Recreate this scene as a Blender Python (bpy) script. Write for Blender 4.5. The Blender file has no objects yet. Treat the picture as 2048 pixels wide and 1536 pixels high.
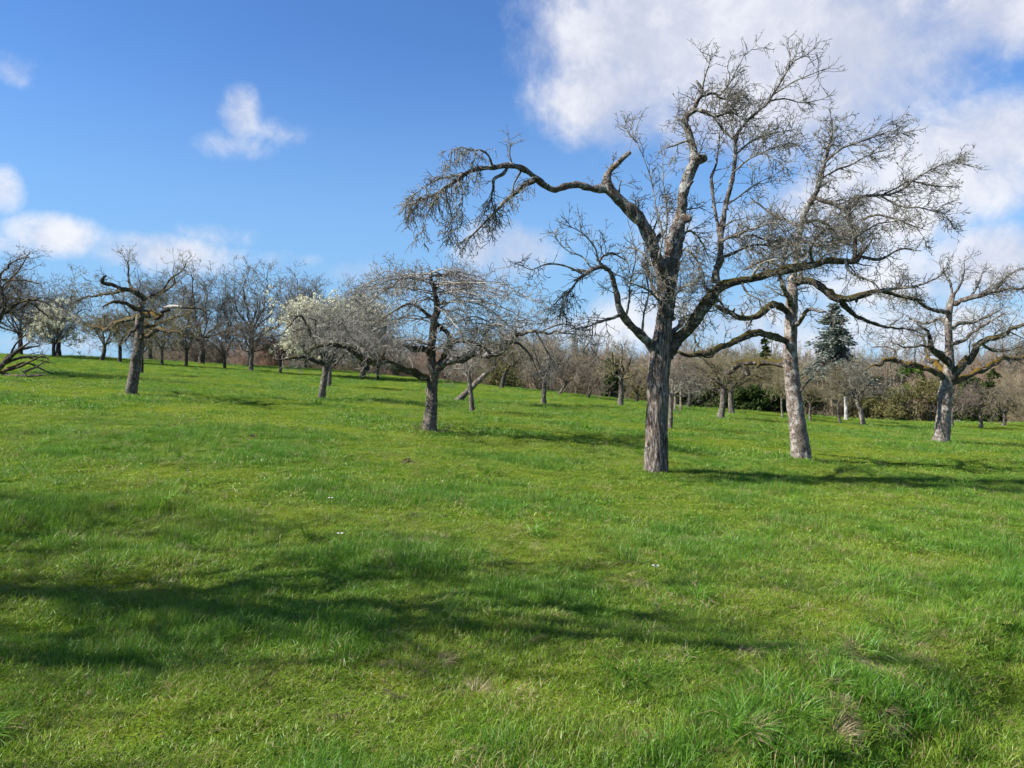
import bpy, math
import numpy as np

# ------------------------------------------------------------------ camera, sky, sun, exposure
sc = bpy.context.scene
COL = sc.collection
F, CX, HY, EYE = 1547.0, 1024.0, 760.0, 1.6      # focal length and horizon in photo pixels, eye height in m
SUN_EL, SUN_TH = 41.0, 13.0                      # elevation; degrees the sun stands behind the image plane, on the left

cam_d = bpy.data.cameras.new('camera'); cam = bpy.data.objects.new('camera', cam_d); COL.objects.link(cam)
cam.location = (0, 0, EYE); cam.rotation_euler = (math.radians(90), 0, 0)
cam_d.sensor_fit = 'HORIZONTAL'; cam_d.sensor_width = 36.0; cam_d.lens = 36.0*F/2048.0
cam_d.shift_y = -8.0/2048.0; cam_d.clip_start = 0.05; cam_d.clip_end = 6000
sc.camera = cam

def nmath(nt, op, a, b=None, clamp=False):
    n = nt.nodes.new('ShaderNodeMath'); n.operation = op; n.use_clamp = clamp
    for i, v in enumerate((a, b)):
        if v is None: continue
        if isinstance(v, (int, float)): n.inputs[i].default_value = v
        else: nt.links.new(v, n.inputs[i])
    return n.outputs[0]
def nstep(nt, v, lo, hi, smooth=True, t0=0.0, t1=1.0):
    n = nt.nodes.new('ShaderNodeMapRange'); n.interpolation_type = 'SMOOTHSTEP' if smooth else 'LINEAR'
    nt.links.new(v, n.inputs[0]); n.inputs[1].default_value = lo; n.inputs[2].default_value = hi
    n.inputs[3].default_value = t0; n.inputs[4].default_value = t1
    return n.outputs[0]
def nnoise(nt, vec, scale, detail=4, rough=0.55, dist=0.0):
    n = nt.nodes.new('ShaderNodeTexNoise'); n.inputs['Scale'].default_value = scale
    n.inputs['Detail'].default_value = detail; n.inputs['Roughness'].default_value = rough; n.inputs['Distortion'].default_value = dist
    if vec is not None: nt.links.new(vec, n.inputs['Vector'])
    return n
def nmix(nt, fac, a, b):
    n = nt.nodes.new('ShaderNodeMix'); n.data_type = 'RGBA'
    for s, v in ((n.inputs[0], fac), (n.inputs[6], a), (n.inputs[7], b)):
        if isinstance(v, (int, float)): s.default_value = v
        elif isinstance(v, tuple): s.default_value = v if len(v) == 4 else v+(1,)
        else: nt.links.new(v, s)
    return n.outputs[2]

world = bpy.data.worlds.new('World'); sc.world = world; world.use_nodes = True
wt = world.node_tree; wt.nodes.clear()
out = wt.nodes.new('ShaderNodeOutputWorld'); bg = wt.nodes.new('ShaderNodeBackground'); wt.links.new(bg.outputs[0], out.inputs[0])
bg.inputs[1].default_value = 0.098
sky = wt.nodes.new('ShaderNodeTexSky'); sky.sky_type = 'NISHITA'; sky.sun_disc = False
th = math.radians(SUN_TH); el = math.radians(SUN_EL)
TO_SUN = (-math.cos(th)*math.cos(el), -math.sin(th)*math.cos(el), math.sin(el))
sky.sun_elevation = el; sky.sun_rotation = math.atan2(TO_SUN[0], TO_SUN[1])
sky.air_density = 1.0; sky.dust_density = 0.0; sky.ozone_density = 2.5; sky.altitude = 100
# cumulus: soft lobes at their azimuth and elevation in the sky, broken up by noise; elsewhere plain scattered noise cloud
tc = wt.nodes.new('ShaderNodeTexCoord'); DIR = tc.outputs['Generated']
sep = wt.nodes.new('ShaderNodeSeparateXYZ'); wt.links.new(DIR, sep.inputs[0])
az = nmath(wt, 'ARCTAN2', sep.outputs[0], sep.outputs[1]); elv = nmath(wt, 'ARCSINE', sep.outputs[2])
n1 = nnoise(wt, DIR, 5.5, 8, 0.62, 0.25); n2 = nnoise(wt, DIR, 19.0, 6, 0.65, 0.3)
n1s = nmath(wt, 'SUBTRACT', n1.outputs[0], 0.5); n2s = nmath(wt, 'SUBTRACT', n2.outputs[0], 0.5)
CLOUDS = [  # px, py, half width px, half height px, strength
    (1340, 60, 330, 160, 1.0), (1230, 185, 185, 125, .95), (1640, 110, 350, 220, 1.0), (1990, 25, 250, 95, .92), (1960, 285, 270, 105, .92), (1480, 230, 240, 120, .85),
    (1720, 410, 300, 110, .85), (1960, 350, 220, 105, .80), (1990, 520, 160, 80, .92), (1500, 470, 240, 90, .66), (1800, 560, 280, 70, .72),
    (1420, 640, 320, 70, .74), (1240, 660, 280, 50, .7), (1010, 500, 115, 70, .88), (920, 560, 140, 44, .66), (1150, 470, 90, 34, .40),
    (482, 228, 48, 64, .72), (465, 288, 90, 38, .56), (560, 262, 95, 34, .50), (8, 378, 44, 50, .62), (112, 474, 112, 44, .74), (20, 494, 90, 26, .58),
    (330, 508, 170, 46, .76), (420, 470, 110, 30, .52), (35, 132, 60, 42, .58), (700, 550, 95, 34, .68), (800, 130, 90, 34, .22), (600, 525, 130, 32, .50),
    (1520, 690, 320, 65, .7), (1850, 660, 280, 70, .7), (130, 690, 130, 35, .6), (500, 640, 300, 45, .45)]
cmb = wt.nodes.new('ShaderNodeCombineXYZ'); wt.links.new(az, cmb.inputs[0]); wt.links.new(elv, cmb.inputs[1])
dens = None
for (px, py, w, h, s) in CLOUDS:
    a0 = math.atan((px-CX)/F); e0 = math.atan((HY-py)/F*math.cos(a0)); ca = math.cos(a0); kx = F/(w*ca*ca); kz = F/(h*ca)
    vm = wt.nodes.new('ShaderNodeVectorMath'); vm.operation = 'MULTIPLY_ADD'; wt.links.new(cmb.outputs[0], vm.inputs[0]); vm.inputs[1].default_value = (kx, kz, 0); vm.inputs[2].default_value = (-a0*kx, -e0*kz, 0)
    dt = wt.nodes.new('ShaderNodeVectorMath'); dt.operation = 'DOT_PRODUCT'; wt.links.new(vm.outputs[0], dt.inputs[0]); wt.links.new(vm.outputs[0], dt.inputs[1])
    ma = wt.nodes.new('ShaderNodeMath'); ma.operation = 'MULTIPLY_ADD'; wt.links.new(dt.outputs['Value'], ma.inputs[0]); ma.inputs[1].default_value = -0.52*s; ma.inputs[2].default_value = s
    dens = ma.outputs[0] if dens is None else nmath(wt, 'MAXIMUM', dens, ma.outputs[0])
dens = nmath(wt, 'MAXIMUM', dens, -0.3)
dn = nmath(wt, 'ADD', dens, nmath(wt, 'ADD', nmath(wt, 'MULTIPLY', n1s, 1.35), nmath(wt, 'MULTIPLY', n2s, 0.55)))
inmask = nstep(wt, dn, 0.30, 0.94)
inmask = nmath(wt, 'MULTIPLY', inmask, nstep(wt, dens, 0.05, 0.25))
aw = nmath(wt, 'MAXIMUM', nstep(wt, nmath(wt, 'ABSOLUTE', az), 0.66, 0.95), nstep(wt, elv, 0.50, 0.75))
gen = nmath(wt, 'MULTIPLY', nstep(wt, n1.outputs[0], 0.50, 0.66), aw)
mask = nmath(wt, 'MULTIPLY', nmath(wt, 'MAXIMUM', inmask, gen), nstep(wt, elv, -0.02, 0.03))
shade = nstep(wt, nmath(wt, 'ADD', nmath(wt, 'ADD', n1.outputs[0], nmath(wt, 'MULTIPLY', n2s, 0.5)), nmath(wt, 'MULTIPLY', dens, -0.12)), 0.30, 0.62)
ccol = nmix(wt, shade, (3.15, 3.34, 4.00), (4.55, 4.6, 4.85))
hs = wt.nodes.new('ShaderNodeHueSaturation'); hs.inputs['Saturation'].default_value = 1.12; hs.inputs['Hue'].default_value = 0.509; hs.inputs['Value'].default_value = 1.02
wt.links.new(sky.outputs[0], hs.inputs['Color'])
mu = wt.nodes.new('ShaderNodeMix'); mu.data_type = 'RGBA'; mu.blend_type = 'MULTIPLY'; mu.inputs[0].default_value = 1.0; wt.links.new(hs.outputs[0], mu.inputs[6]); mu.inputs[7].default_value = (0.53, 0.72, 0.85, 1)
skyc = nmix(wt, nmath(wt, 'MULTIPLY', nstep(wt, elv, 0.42, 0.0), 0.85), mu.outputs[2], (1.38, 2.55, 4.1))   # pale blue air low over the horizon
wt.links.new(nmix(wt, nmath(wt, 'MULTIPLY', mask, 0.93), skyc, ccol), bg.inputs[0])

sun_d = bpy.data.lights.new('sun', 'SUN'); sun = bpy.data.objects.new('sun', sun_d); COL.objects.link(sun)
sun_d.energy = 4.9; sun_d.angle = math.radians(0.55); sun_d.color = (1.0, 0.955, 0.88)
from mathutils import Vector
sun.rotation_euler = Vector(TO_SUN).to_track_quat('Z', 'Y').to_euler(); sun.location = (-30, -8, 30)
sc.view_settings.view_transform = 'Standard'; sc.view_settings.look = 'None'
sc.view_settings.exposure = 1.08; sc.view_settings.gamma = 1.0
sc.cycles.use_adaptive_sampling = True; sc.cycles.adaptive_threshold = 0.02; sc.cycles.use_denoising = True
sc.cycles.max_bounces = 4; sc.cycles.diffuse_bounces = 2; sc.cycles.glossy_bounces = 1; sc.cycles.transmission_bounces = 3
sc.cycles.transparent_max_bounces = 8

# ------------------------------------------------------------------ noise and terrain
_t = np.random.default_rng(7).random((256, 256))
def vnoise(x, y):
    x = np.asarray(x, float); y = np.asarray(y, float)
    xi = np.floor(x).astype(int); yi = np.floor(y).astype(int); fx = x-xi; fy = y-yi
    fx = fx*fx*(3-2*fx); fy = fy*fy*(3-2*fy)
    a = _t[xi & 255, yi & 255]; b = _t[(xi+1) & 255, yi & 255]; c = _t[xi & 255, (yi+1) & 255]; d = _t[(xi+1) & 255, (yi+1) & 255]
    return (a*(1-fx)+b*fx)*(1-fy)+(c*(1-fx)+d*fx)*fy
def fbm(x, y, o=4):
    s = 0; a = 0.5
    for i in range(o): s = s+a*vnoise(x*2**i+17*i, y*2**i+31*i); a *= 0.5
    return s/(1-0.5**o)
def sstep(v, a, b):
    t = np.clip((v-a)/(b-a), 0, 1); return t*t*(3-2*t)

GA, GB = 0.0248, 0.070
CREST_PX = np.array([-400, 0, 200, 400, 600, 700, 900, 1000, 1100, 1250, 1400, 1500, 1700, 1800, 1900, 2048, 2500.])
CREST_PY = np.array([684, 705, 713, 726, 737, 744, 764, 776, 785, 803, 819, 827, 842, 847, 850, 852, 856.])
_u = (CREST_PX-CX)/F
_D0 = np.clip(2475.0/np.maximum(CREST_PY-(HY-F*(GA-GB*_u)), 5), 30, 62)
def bank(x, y): return sstep((x-y+2.15)/1.414+0.16*(vnoise(x*1.7+5, y*1.7)-0.5), -0.05, 0.40)
def ground_z(x, y, fine=True):
    x = np.asarray(x, float); y = np.asarray(y, float)
    xx = 70*np.tanh(x/70)
    yy = np.where(y > 0, y, 40*np.tanh(y/40))
    u = np.clip(x/np.maximum(yy, 1.0), -1.3, 1.3)
    z = GA*np.minimum(yy, 70)-GB*xx
    e = np.maximum(y-np.interp(u, _u, _D0), 0)
    z = z-np.where(e < 13, 0.006*e*e, 1.014+0.156*(e-13))
    z = np.where(e > 0, np.maximum(z, -6.5+0.3*np.exp(np.clip(z+6.5, -5, 0))), z)
    z = z+11.5*sstep(y, 150, 330)
    if fine:
        near = np.exp(-np.maximum(y, 0)/25.0)
        z = z+0.10*(fbm(x*0.35, y*0.35, 3)-0.5)*sstep(np.hypot(x, y), 0.5, 3)
        z = z+0.11*(fbm(x*1.5+9, y*1.5, 3)-0.5)*near
        z = z-0.22*bank(x, y)*(np.abs(y) < 8)
    return z
def pix_ground(px, py):
    D = 10.0; u = (px-CX)/F
    lo, hi = 1.5, 44.0
    for _ in range(50):
        D = 0.5*(lo+hi); row = HY+(EYE-float(ground_z(u*D, D, False)))*F/D
        if row > py: lo = D
        else: hi = D
    return D
def P(px, py, D): return ((px-CX)/F*D, D, EYE-(py-HY)/F*D)

# ------------------------------------------------------------------ mesh helpers
def make_mesh(name, V, Q, smooth=True, attrs=None):
    """V (n,3); Q (m,3) or (m,4) or list of such"""
    if not isinstance(Q, list): Q = [Q]
    Q = [np.asarray(q, np.int32) for q in Q if len(q)]
    me = bpy.data.meshes.new(name)
    V = np.asarray(V, np.float32); me.vertices.add(len(V)); me.vertices.foreach_set('co', V.ravel())
    loops = np.concatenate([q.ravel() for q in Q]); tot = np.concatenate([np.full(len(q), q.shape[1], np.int32) for q in Q])
    start = np.concatenate([[0], np.cumsum(tot)[:-1]]).astype(np.int32)
    me.loops.add(len(loops)); me.loops.foreach_set('vertex_index', loops.astype(np.int32))
    me.polygons.add(len(tot)); me.polygons.foreach_set('loop_start', start)
    me.polygons.foreach_set('use_smooth', np.full(len(tot), smooth, bool))
    me.update(calc_edges=True)
    if attrs:
        for k, v in attrs.items():
            a = me.attributes.new(k, 'FLOAT', 'POINT'); a.data.foreach_set('value', np.asarray(v, np.float32))
    return me
def link(name, me, mat=None, parent=None, loc=None):
    o = bpy.data.objects.new(name, me); COL.objects.link(o)
    if mat is not None and me is not None and not me.materials: me.materials.append(mat)
    if parent is not None: o.parent = parent
    if loc is not None: o.location = loc
    return o
def tag(o, label, cat=None, group=None, kind=None):
    o['label'] = label
    if cat: o['category'] = cat
    if group: o['group'] = group
    if kind: o['kind'] = kind
    return o
def empty(name, loc=(0, 0, 0)):
    o = bpy.data.objects.new(name, None); COL.objects.link(o); o.location = loc; o.empty_display_size = 0.3
    return o
def norm(v): return v/np.maximum(np.linalg.norm(v, axis=-1, keepdims=True), 1e-9)
def frames(Pt):
    T = norm(np.gradient(Pt, axis=1)); N = Pt.shape[0]
    ref = np.where(np.abs(T[:, :1, 2:3]) < 0.8, np.array([[[0, 0, 1.]]]), np.array([[[1., 0, 0]]]))[:, 0]
    a = norm(np.cross(T[:, 0], ref)); A = [a]
    for k in range(1, Pt.shape[1]):
        a = norm(a-T[:, k]*np.sum(a*T[:, k], -1, keepdims=True)); A.append(a)
    A = np.stack(A, 1); B = np.cross(T, A)
    return T, A, B
def tubes(Pt, R, s, cap=False, mod=None):
    """Pt (N,K,3), R (N,K) -> verts, quads"""
    N, K, _ = Pt.shape; T, A, B = frames(Pt)
    ang = np.arange(s)*2*math.pi/s
    rr = np.repeat(R[:, :, None], s, 2)
    if mod is not None: rr = rr*mod
    V = Pt[:, :, None]+rr[..., None]*(np.cos(ang)[None, None, :, None]*A[:, :, None]+np.sin(ang)[None, None, :, None]*B[:, :, None])
    idx = np.arange(N*K*s).reshape(N, K, s)
    a = idx[:, :-1]; b = np.roll(a, -1, 2); d = idx[:, 1:]; c = np.roll(d, -1, 2)
    Q = np.stack([a, b, c, d], -1).reshape(-1, 4)
    V = V.reshape(-1, 3)
    if cap:
        n0 = len(V); V = np.concatenate([V, Pt[:, -1]+0.25*R[:, -1:]*T[:, -1]])
        e = idx[:, -1]; tri = np.stack([e, np.roll(e, -1, 1), np.repeat(n0+np.arange(N)[:, None], s, 1)], -1).reshape(-1, 3)
        return V, Q, tri
    return V, Q
class Bag:
    def __init__(s): s.V = []; s.Q = []; s.n = 0
    def add(s, V, *Qs):
        s.V.append(V)
        for q in Qs: s.Q.append(np.asarray(q)+s.n)
        s.n += len(V)
    def mesh(s, name, smooth=True, attrs=None): return make_mesh(name, np.concatenate(s.V), s.Q, smooth, attrs)
def catmull(pts, n):
    p = np.asarray(pts, float)
    if len(p) < 3:
        t = np.linspace(0, 1, n)[:, None]; return p[0]*(1-t)+p[-1]*t
    q = np.vstack([2*p[0]-p[1], p, 2*p[-1]-p[-2]])
    seg = np.linalg.norm(np.diff(p[:, :3], axis=0), axis=1); cum = np.concatenate([[0], np.cumsum(seg)])
    s = np.linspace(0, cum[-1], n); i = np.clip(np.searchsorted(cum, s, 'right')-1, 0, len(p)-2)
    t = ((s-cum[i])/np.maximum(seg[i], 1e-9))[:, None]
    p0, p1, p2, p3 = q[i], q[i+1], q[i+2], q[i+3]
    r = 0.5*((2*p1)+(-p0+p2)*t+(2*p0-5*p1+4*p2-p3)*t*t+(-p0+3*p1-3*p2+p3)*t**3)
    r[:, 3:] = p1[:, 3:]*(1-t)+p2[:, 3:]*t
    return r
def boxes(bs):
    """list of (x0,x1,y0,y1,z0,z1) -> verts, quads"""
    V = []; Q = []
    for (x0, x1, y0, y1, z0, z1) in bs:
        n = len(V); V += [(x0,y0,z0),(x1,y0,z0),(x1,y1,z0),(x0,y1,z0),(x0,y0,z1),(x1,y0,z1),(x1,y1,z1),(x0,y1,z1)]
        Q += [[n+i for i in f] for f in ((3,2,1,0),(4,5,6,7),(0,1,5,4),(1,2,6,5),(2,3,7,6),(3,0,4,7))]
    return np.array(V, float), np.array(Q)

# ------------------------------------------------------------------ materials
def mat_new(name):
    m = bpy.data.materials.new(name); m.use_nodes = True; nt = m.node_tree
    b = nt.nodes['Principled BSDF']; b.inputs['Specular IOR Level'].default_value = 0.25
    return m, nt, b
def bark_mat(name, c0, c1, lichen, lich_amt, moss=0.0, mosscol=(0.16, 0.115, 0.015), zs=0.22, sc_=26, bump=0.5, stripe=True):
    m, nt, b = mat_new(name)
    tcn = nt.nodes.new('ShaderNodeTexCoord'); mp = nt.nodes.new('ShaderNodeMapping'); nt.links.new(tcn.outputs['Object'], mp.inputs[0])
    mp.inputs['Scale'].default_value = (1, 1, zs)
    na = nnoise(nt, mp.outputs[0], sc_, 6, 0.65, 0.4); nb = nnoise(nt, tcn.outputs['Object'], 9, 5, 0.65, 0.3); nc = nnoise(nt, tcn.outputs['Object'], 2.2, 4, 0.6)
    ne = nnoise(nt, tcn.outputs['Object'], 60, 4, 0.6)
    col = nmix(nt, nstep(nt, na.outputs[0], 0.34, 0.64), c0, c1)
    nk = nnoise(nt, mp.outputs[0], sc_*0.55, 3, 0.6, 0.8); ck = nstep(nt, nmath(nt, 'ABSOLUTE', nmath(nt, 'SUBTRACT', nk.outputs[0], 0.5)), 0.004, 0.045)
    col = nmix(nt, ck, tuple(v*0.55 for v in c0), col)
    nl = nnoise(nt, tcn.outputs['Object'], 3.1, 4, 0.6, 0.5)
    col = nmix(nt, nmath(nt, 'MULTIPLY', nstep(nt, nl.outputs[0], 0.50, 0.66), 0.55), col, (c1[0]*0.62, c1[1]*0.52, c1[2]*0.42))
    col = nmix(nt, nmath(nt, 'MULTIPLY', nstep(nt, nl.outputs[0], 0.46, 0.34), 0.30), col, (0.13, 0.135, 0.075))
    lf = nmath(nt, 'ADD', nmath(nt, 'MULTIPLY', nb.outputs[0], 0.7), nmath(nt, 'MULTIPLY', ne.outputs[0], 0.3))
    lm = nstep(nt, lf, 0.60-0.22*lich_amt, 0.68-0.20*lich_amt)
    lm = nmath(nt, 'MULTIPLY', lm, nstep(nt, nc.outputs[0], 0.25, 0.60))
    col = nmix(nt, nmath(nt, 'MULTIPLY', lm, 0.85), col, lichen)
    if moss > 0:
        g = nt.nodes.new('ShaderNodeNewGeometry'); sp = nt.nodes.new('ShaderNodeSeparateXYZ'); nt.links.new(g.outputs['Normal'], sp.inputs[0])
        mm = nmath(nt, 'ADD', sp.outputs[2], nmath(nt, 'MULTIPLY', nmath(nt, 'SUBTRACT', nb.outputs[0], 0.5), 2.2))
        mm = nmath(nt, 'MULTIPLY', nstep(nt, mm, 0.05, 0.55), nstep(nt, nc.outputs[0], 0.62-0.35*moss, 0.72-0.35*moss))
        mc = nmix(nt, ne.outputs[0], tuple(v*0.6 for v in mosscol), tuple(v*1.5 for v in mosscol))
        col = nmix(nt, mm, col, mc)
    nt.links.new(col, b.inputs['Base Color']); b.inputs['Roughness'].default_value = 0.92
    bp = nt.nodes.new('ShaderNodeBump'); bp.inputs['Strength'].default_value = bump; bp.inputs['Distance'].default_value = 0.03
    hsum = nmath(nt, 'ADD', nmath(nt, 'ADD', na.outputs[0], nmath(nt, 'MULTIPLY', ck, 0.5)), nmath(nt, 'MULTIPLY', ne.outputs[0], 0.35))
    nt.links.new(hsum, bp.inputs['Height']); nt.links.new(bp.outputs[0], b.inputs['Normal'])
    return m
def twig_mat(name, c0, c1, scale=2.5):
    m, nt, b = mat_new(name)
    tcn = nt.nodes.new('ShaderNodeTexCoord'); na = nnoise(nt, tcn.outputs['Object'], scale, 3, 0.6); nb = nnoise(nt, tcn.outputs['Object'], 14, 3, 0.6)
    f = nstep(nt, nmath(nt, 'ADD', nmath(nt, 'MULTIPLY', na.outputs[0], 0.5), nmath(nt, 'MULTIPLY', nb.outputs[0], 0.5)), 0.36, 0.64)
    nt.links.new(nmix(nt, f, c0, c1), b.inputs['Base Color']); b.inputs['Roughness'].default_value = 0.8
    return m
LICH = (0.40, 0.40, 0.36)
M = {}
M['bark1'] = bark_mat('furrowed_bark', (0.045, 0.032, 0.026), (0.33, 0.275, 0.24), LICH, 0.22, 0.0, zs=0.09, sc_=46, bump=1.0)
M['bark1l'] = bark_mat('limb_bark', (0.045, 0.034, 0.028), (0.165, 0.13, 0.108), LICH, 0.50, 0.0, zs=0.6, sc_=30, bump=0.8)
M['bark1m'] = bark_mat('mossy_limb_bark', (0.035, 0.028, 0.023), (0.11, 0.09, 0.072), LICH, 0.35, 1.0, (0.070, 0.056, 0.009), zs=0.8, sc_=28, bump=0.8)
M['bark2'] = bark_mat('flaky_grey_bark', (0.085, 0.063, 0.050), (0.25, 0.205, 0.175), (0.40, 0.37, 0.33), 0.50, 0.0, zs=0.55, sc_=30, bump=0.6)
M['bark3'] = bark_mat('grey_apple_bark', (0.062, 0.048, 0.040), (0.20, 0.165, 0.14), LICH, 0.30, 0.0, zs=0.45, sc_=24, bump=0.7)
M['barkd'] = bark_mat('dark_bark', (0.026, 0.022, 0.019), (0.085, 0.07, 0.06), (0.30, 0.30, 0.26), 0.28, 0.35, zs=0.8, sc_=24, bump=0.7)
M['barkm'] = bark_mat('orange_mossy_bark', (0.035, 0.028, 0.023), (0.11, 0.09, 0.072), LICH, 0.3, 1.05, (0.125, 0.078, 0.010), zs=0.8, sc_=24, bump=0.7)
M['birch'] = bark_mat('pale_bark', (0.30, 0.28, 0.25), (0.55, 0.53, 0.49), (0.6, 0.58, 0.55), 0.5, 0.0, zs=2.0, sc_=12, bump=0.3)
M['dead'] = bark_mat('bare_dead_wood', (0.30, 0.25, 0.20), (0.62, 0.58, 0.54), (0.7, 0.68, 0.65), 0.5, 0.0, zs=0.3, sc_=20, bump=0.4)
M['stub'] = bark_mat('split_dead_wood', (0.045, 0.033, 0.026), (0.30, 0.25, 0.21), (0.5, 0.47, 0.44), 0.2, 0.0, zs=0.5, sc_=30, bump=0.6)
M['twig'] = twig_mat('grey_twig', (0.045, 0.038, 0.030), (0.25, 0.235, 0.19))
M['twig4'] = twig_mat('pale_twig', (0.08, 0.068, 0.055), (0.32, 0.30, 0.26))
M['twigd'] = twig_mat('dark_twig', (0.055, 0.044, 0.036), (0.19, 0.165, 0.13))
M['twigo'] = twig_mat('olive_twig', (0.085, 0.07, 0.035), (0.23, 0.20, 0.115))
M['twigb'] = twig_mat('brown_twig', (0.08, 0.06, 0.045), (0.22, 0.18, 0.14))
def leaf_mat(name, c0, c1, trans=0.25):
    m, nt, b = mat_new(name); nt.nodes.remove(b); o = nt.nodes['Material Output']
    tcn = nt.nodes.new('ShaderNodeTexCoord'); na = nnoise(nt, tcn.outputs['Object'], 1.3, 4, 0.6)
    at = nt.nodes.new('ShaderNodeAttribute'); at.attribute_name = 'rnd'
    f = nmath(nt, 'ADD', nmath(nt, 'MULTIPLY', na.outputs[0], 0.5), nmath(nt, 'MULTIPLY', at.outputs['Fac'], 0.5))
    c = nmix(nt, nstep(nt, f, 0.25, 0.75), c0, c1)
    d = nt.nodes.new('ShaderNodeBsdfDiffuse'); t = nt.nodes.new('ShaderNodeBsdfTranslucent'); mx = nt.nodes.new('ShaderNodeMixShader')
    nt.links.new(c, d.inputs[0]); nt.links.new(c, t.inputs[0]); mx.inputs[0].default_value = trans
    nt.links.new(d.outputs[0], mx.inputs[1]); nt.links.new(t.outputs[0], mx.inputs[2]); nt.links.new(mx.outputs[0], o.inputs[0])
    return m
M['blossom'] = leaf_mat('white_blossom', (0.58, 0.56, 0.38), (0.80, 0.78, 0.62), 0.3)
M['spruce'] = leaf_mat('blue_grey_needles', (0.085, 0.11, 0.088), (0.23, 0.255, 0.215), 0.1)
M['ever'] = leaf_mat('dark_evergreen_leaf', (0.018, 0.035, 0.010), (0.07, 0.10, 0.030), 0.15)
M['ivy'] = leaf_mat('bright_ivy_leaf', (0.035, 0.075, 0.012), (0.11, 0.19, 0.035), 0.2)
M['olive'] = leaf_mat('olive_bud_leaf', (0.09, 0.085, 0.030), (0.19, 0.18, 0.075), 0.2)
def plain(name, c, rough=0.6, metal=0.0):
    m, nt, b = mat_new(name); tcn = nt.nodes.new('ShaderNodeTexCoord'); na = nnoise(nt, tcn.outputs['Object'], 6, 4, 0.6)
    nt.links.new(nmix(nt, na.outputs[0], tuple(v*0.75 for v in c), tuple(min(v*1.2, 0.9) for v in c)), b.inputs['Base Color'])
    b.inputs['Roughness'].default_value = rough; b.inputs['Metallic'].default_value = metal
    return m
M['wood'] = plain('weathered_stake_wood', (0.22, 0.17, 0.12), 0.85)
M['fence'] = plain('green_coated_wire', (0.03, 0.075, 0.05), 0.5)
M['white'] = plain('white_paint', (0.75, 0.75, 0.75), 0.4)
M['roof'] = plain('grey_green_roof', (0.16, 0.20, 0.19), 0.6)
M['wall'] = plain('grey_wall', (0.36, 0.38, 0.37), 0.8)
M['dark'] = plain('dark_glass', (0.03, 0.035, 0.04), 0.15)
M['carw'] = plain('car_paint', (0.62, 0.63, 0.64), 0.25)
M['tyre'] = plain('tyre', (0.02, 0.02, 0.02), 0.8)
M['soil'] = plain('loose_soil', (0.085, 0.055, 0.035), 0.95)

# grass blades: fresh, yellowed and dry by blade, by tuft and by patch of the meadow
def grass_mat(name, inst=True):
    m, nt, b = mat_new(name); nt.nodes.remove(b); o = nt.nodes['Material Output']
    g = nt.nodes.new('ShaderNodeNewGeometry')
    n_a = nnoise(nt, g.outputs['Position'], 0.42, 4, 0.6); n_b = nnoise(nt, g.outputs['Position'], 2.6, 3, 0.6)
    at = nt.nodes.new('ShaderNodeAttribute'); at.attribute_name = 'rnd'
    ti = nt.nodes.new('ShaderNodeAttribute'); ti.attribute_name = 'tint'; ti.attribute_type = 'INSTANCER' if inst else 'GEOMETRY'
    f = nmath(nt, 'ADD', nmath(nt, 'MULTIPLY', n_a.outputs[0], 0.55), nmath(nt, 'MULTIPLY', n_b.outputs[0], 0.45))
    f = nmath(nt, 'ADD', f, nmath(nt, 'MULTIPLY', nmath(nt, 'SUBTRACT', ti.outputs['Fac'], 0.5), 0.42))
    f = nmath(nt, 'ADD', f, nmath(nt, 'MULTIPLY', nmath(nt, 'SUBTRACT', at.outputs['Fac'], 0.5), 0.16))
    green = nmix(nt, at.outputs['Fac'], (0.068, 0.172, 0.012), (0.138, 0.300, 0.026))
    yel = nmix(nt, at.outputs['Fac'], (0.165, 0.262, 0.015), (0.255, 0.350, 0.038))
    c = nmix(nt, nstep(nt, f, 0.38, 0.66), green, yel)
    n_d = nnoise(nt, g.outputs['Position'], 1.7, 3, 0.65)
    dry = nstep(nt, nmath(nt, 'ADD', at.outputs['Fac'], nmath(nt, 'ADD', nmath(nt, 'MULTIPLY', nstep(nt, f, 0.55, 0.80), 0.10), nmath(nt, 'MULTIPLY', nstep(nt, n_d.outputs[0], 0.54, 0.70), 0.26))), 0.945, 0.965)
    c = nmix(nt, dry, c, (0.33, 0.26, 0.12))
    d = nt.nodes.new('ShaderNodeBsdfDiffuse'); t = nt.nodes.new('ShaderNodeBsdfTranslucent'); mx = nt.nodes.new('ShaderNodeMixShader')
    gl = nt.nodes.new('ShaderNodeBsdfGlossy'); gl.inputs['Roughness'].default_value = 0.45; gl.inputs['Color'].default_value = (0.8, 0.9, 0.8, 1); m2 = nt.nodes.new('ShaderNodeMixShader')
    nt.links.new(c, d.inputs[0]); nt.links.new(c, t.inputs[0]); mx.inputs[0].default_value = 0.42
    nt.links.new(d.outputs[0], mx.inputs[1]); nt.links.new(t.outputs[0], mx.inputs[2])
    m2.inputs[0].default_value = 0.025; nt.links.new(mx.outputs[0], m2.inputs[1]); nt.links.new(gl.outputs[0], m2.inputs[2]); nt.links.new(m2.outputs[0], o.inputs[0])
    return m
M['grass'] = grass_mat('grass_blade')
def straw_mat():
    m, nt, b = mat_new('dry_straw'); at = nt.nodes.new('ShaderNodeAttribute'); at.attribute_name = 'rnd'
    nt.links.new(nmix(nt, at.outputs['Fac'], (0.13, 0.095, 0.05), (0.35, 0.285, 0.165)), b.inputs['Base Color']); b.inputs['Roughness'].default_value = 0.7
    return m
M['straw'] = straw_mat()
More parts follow.
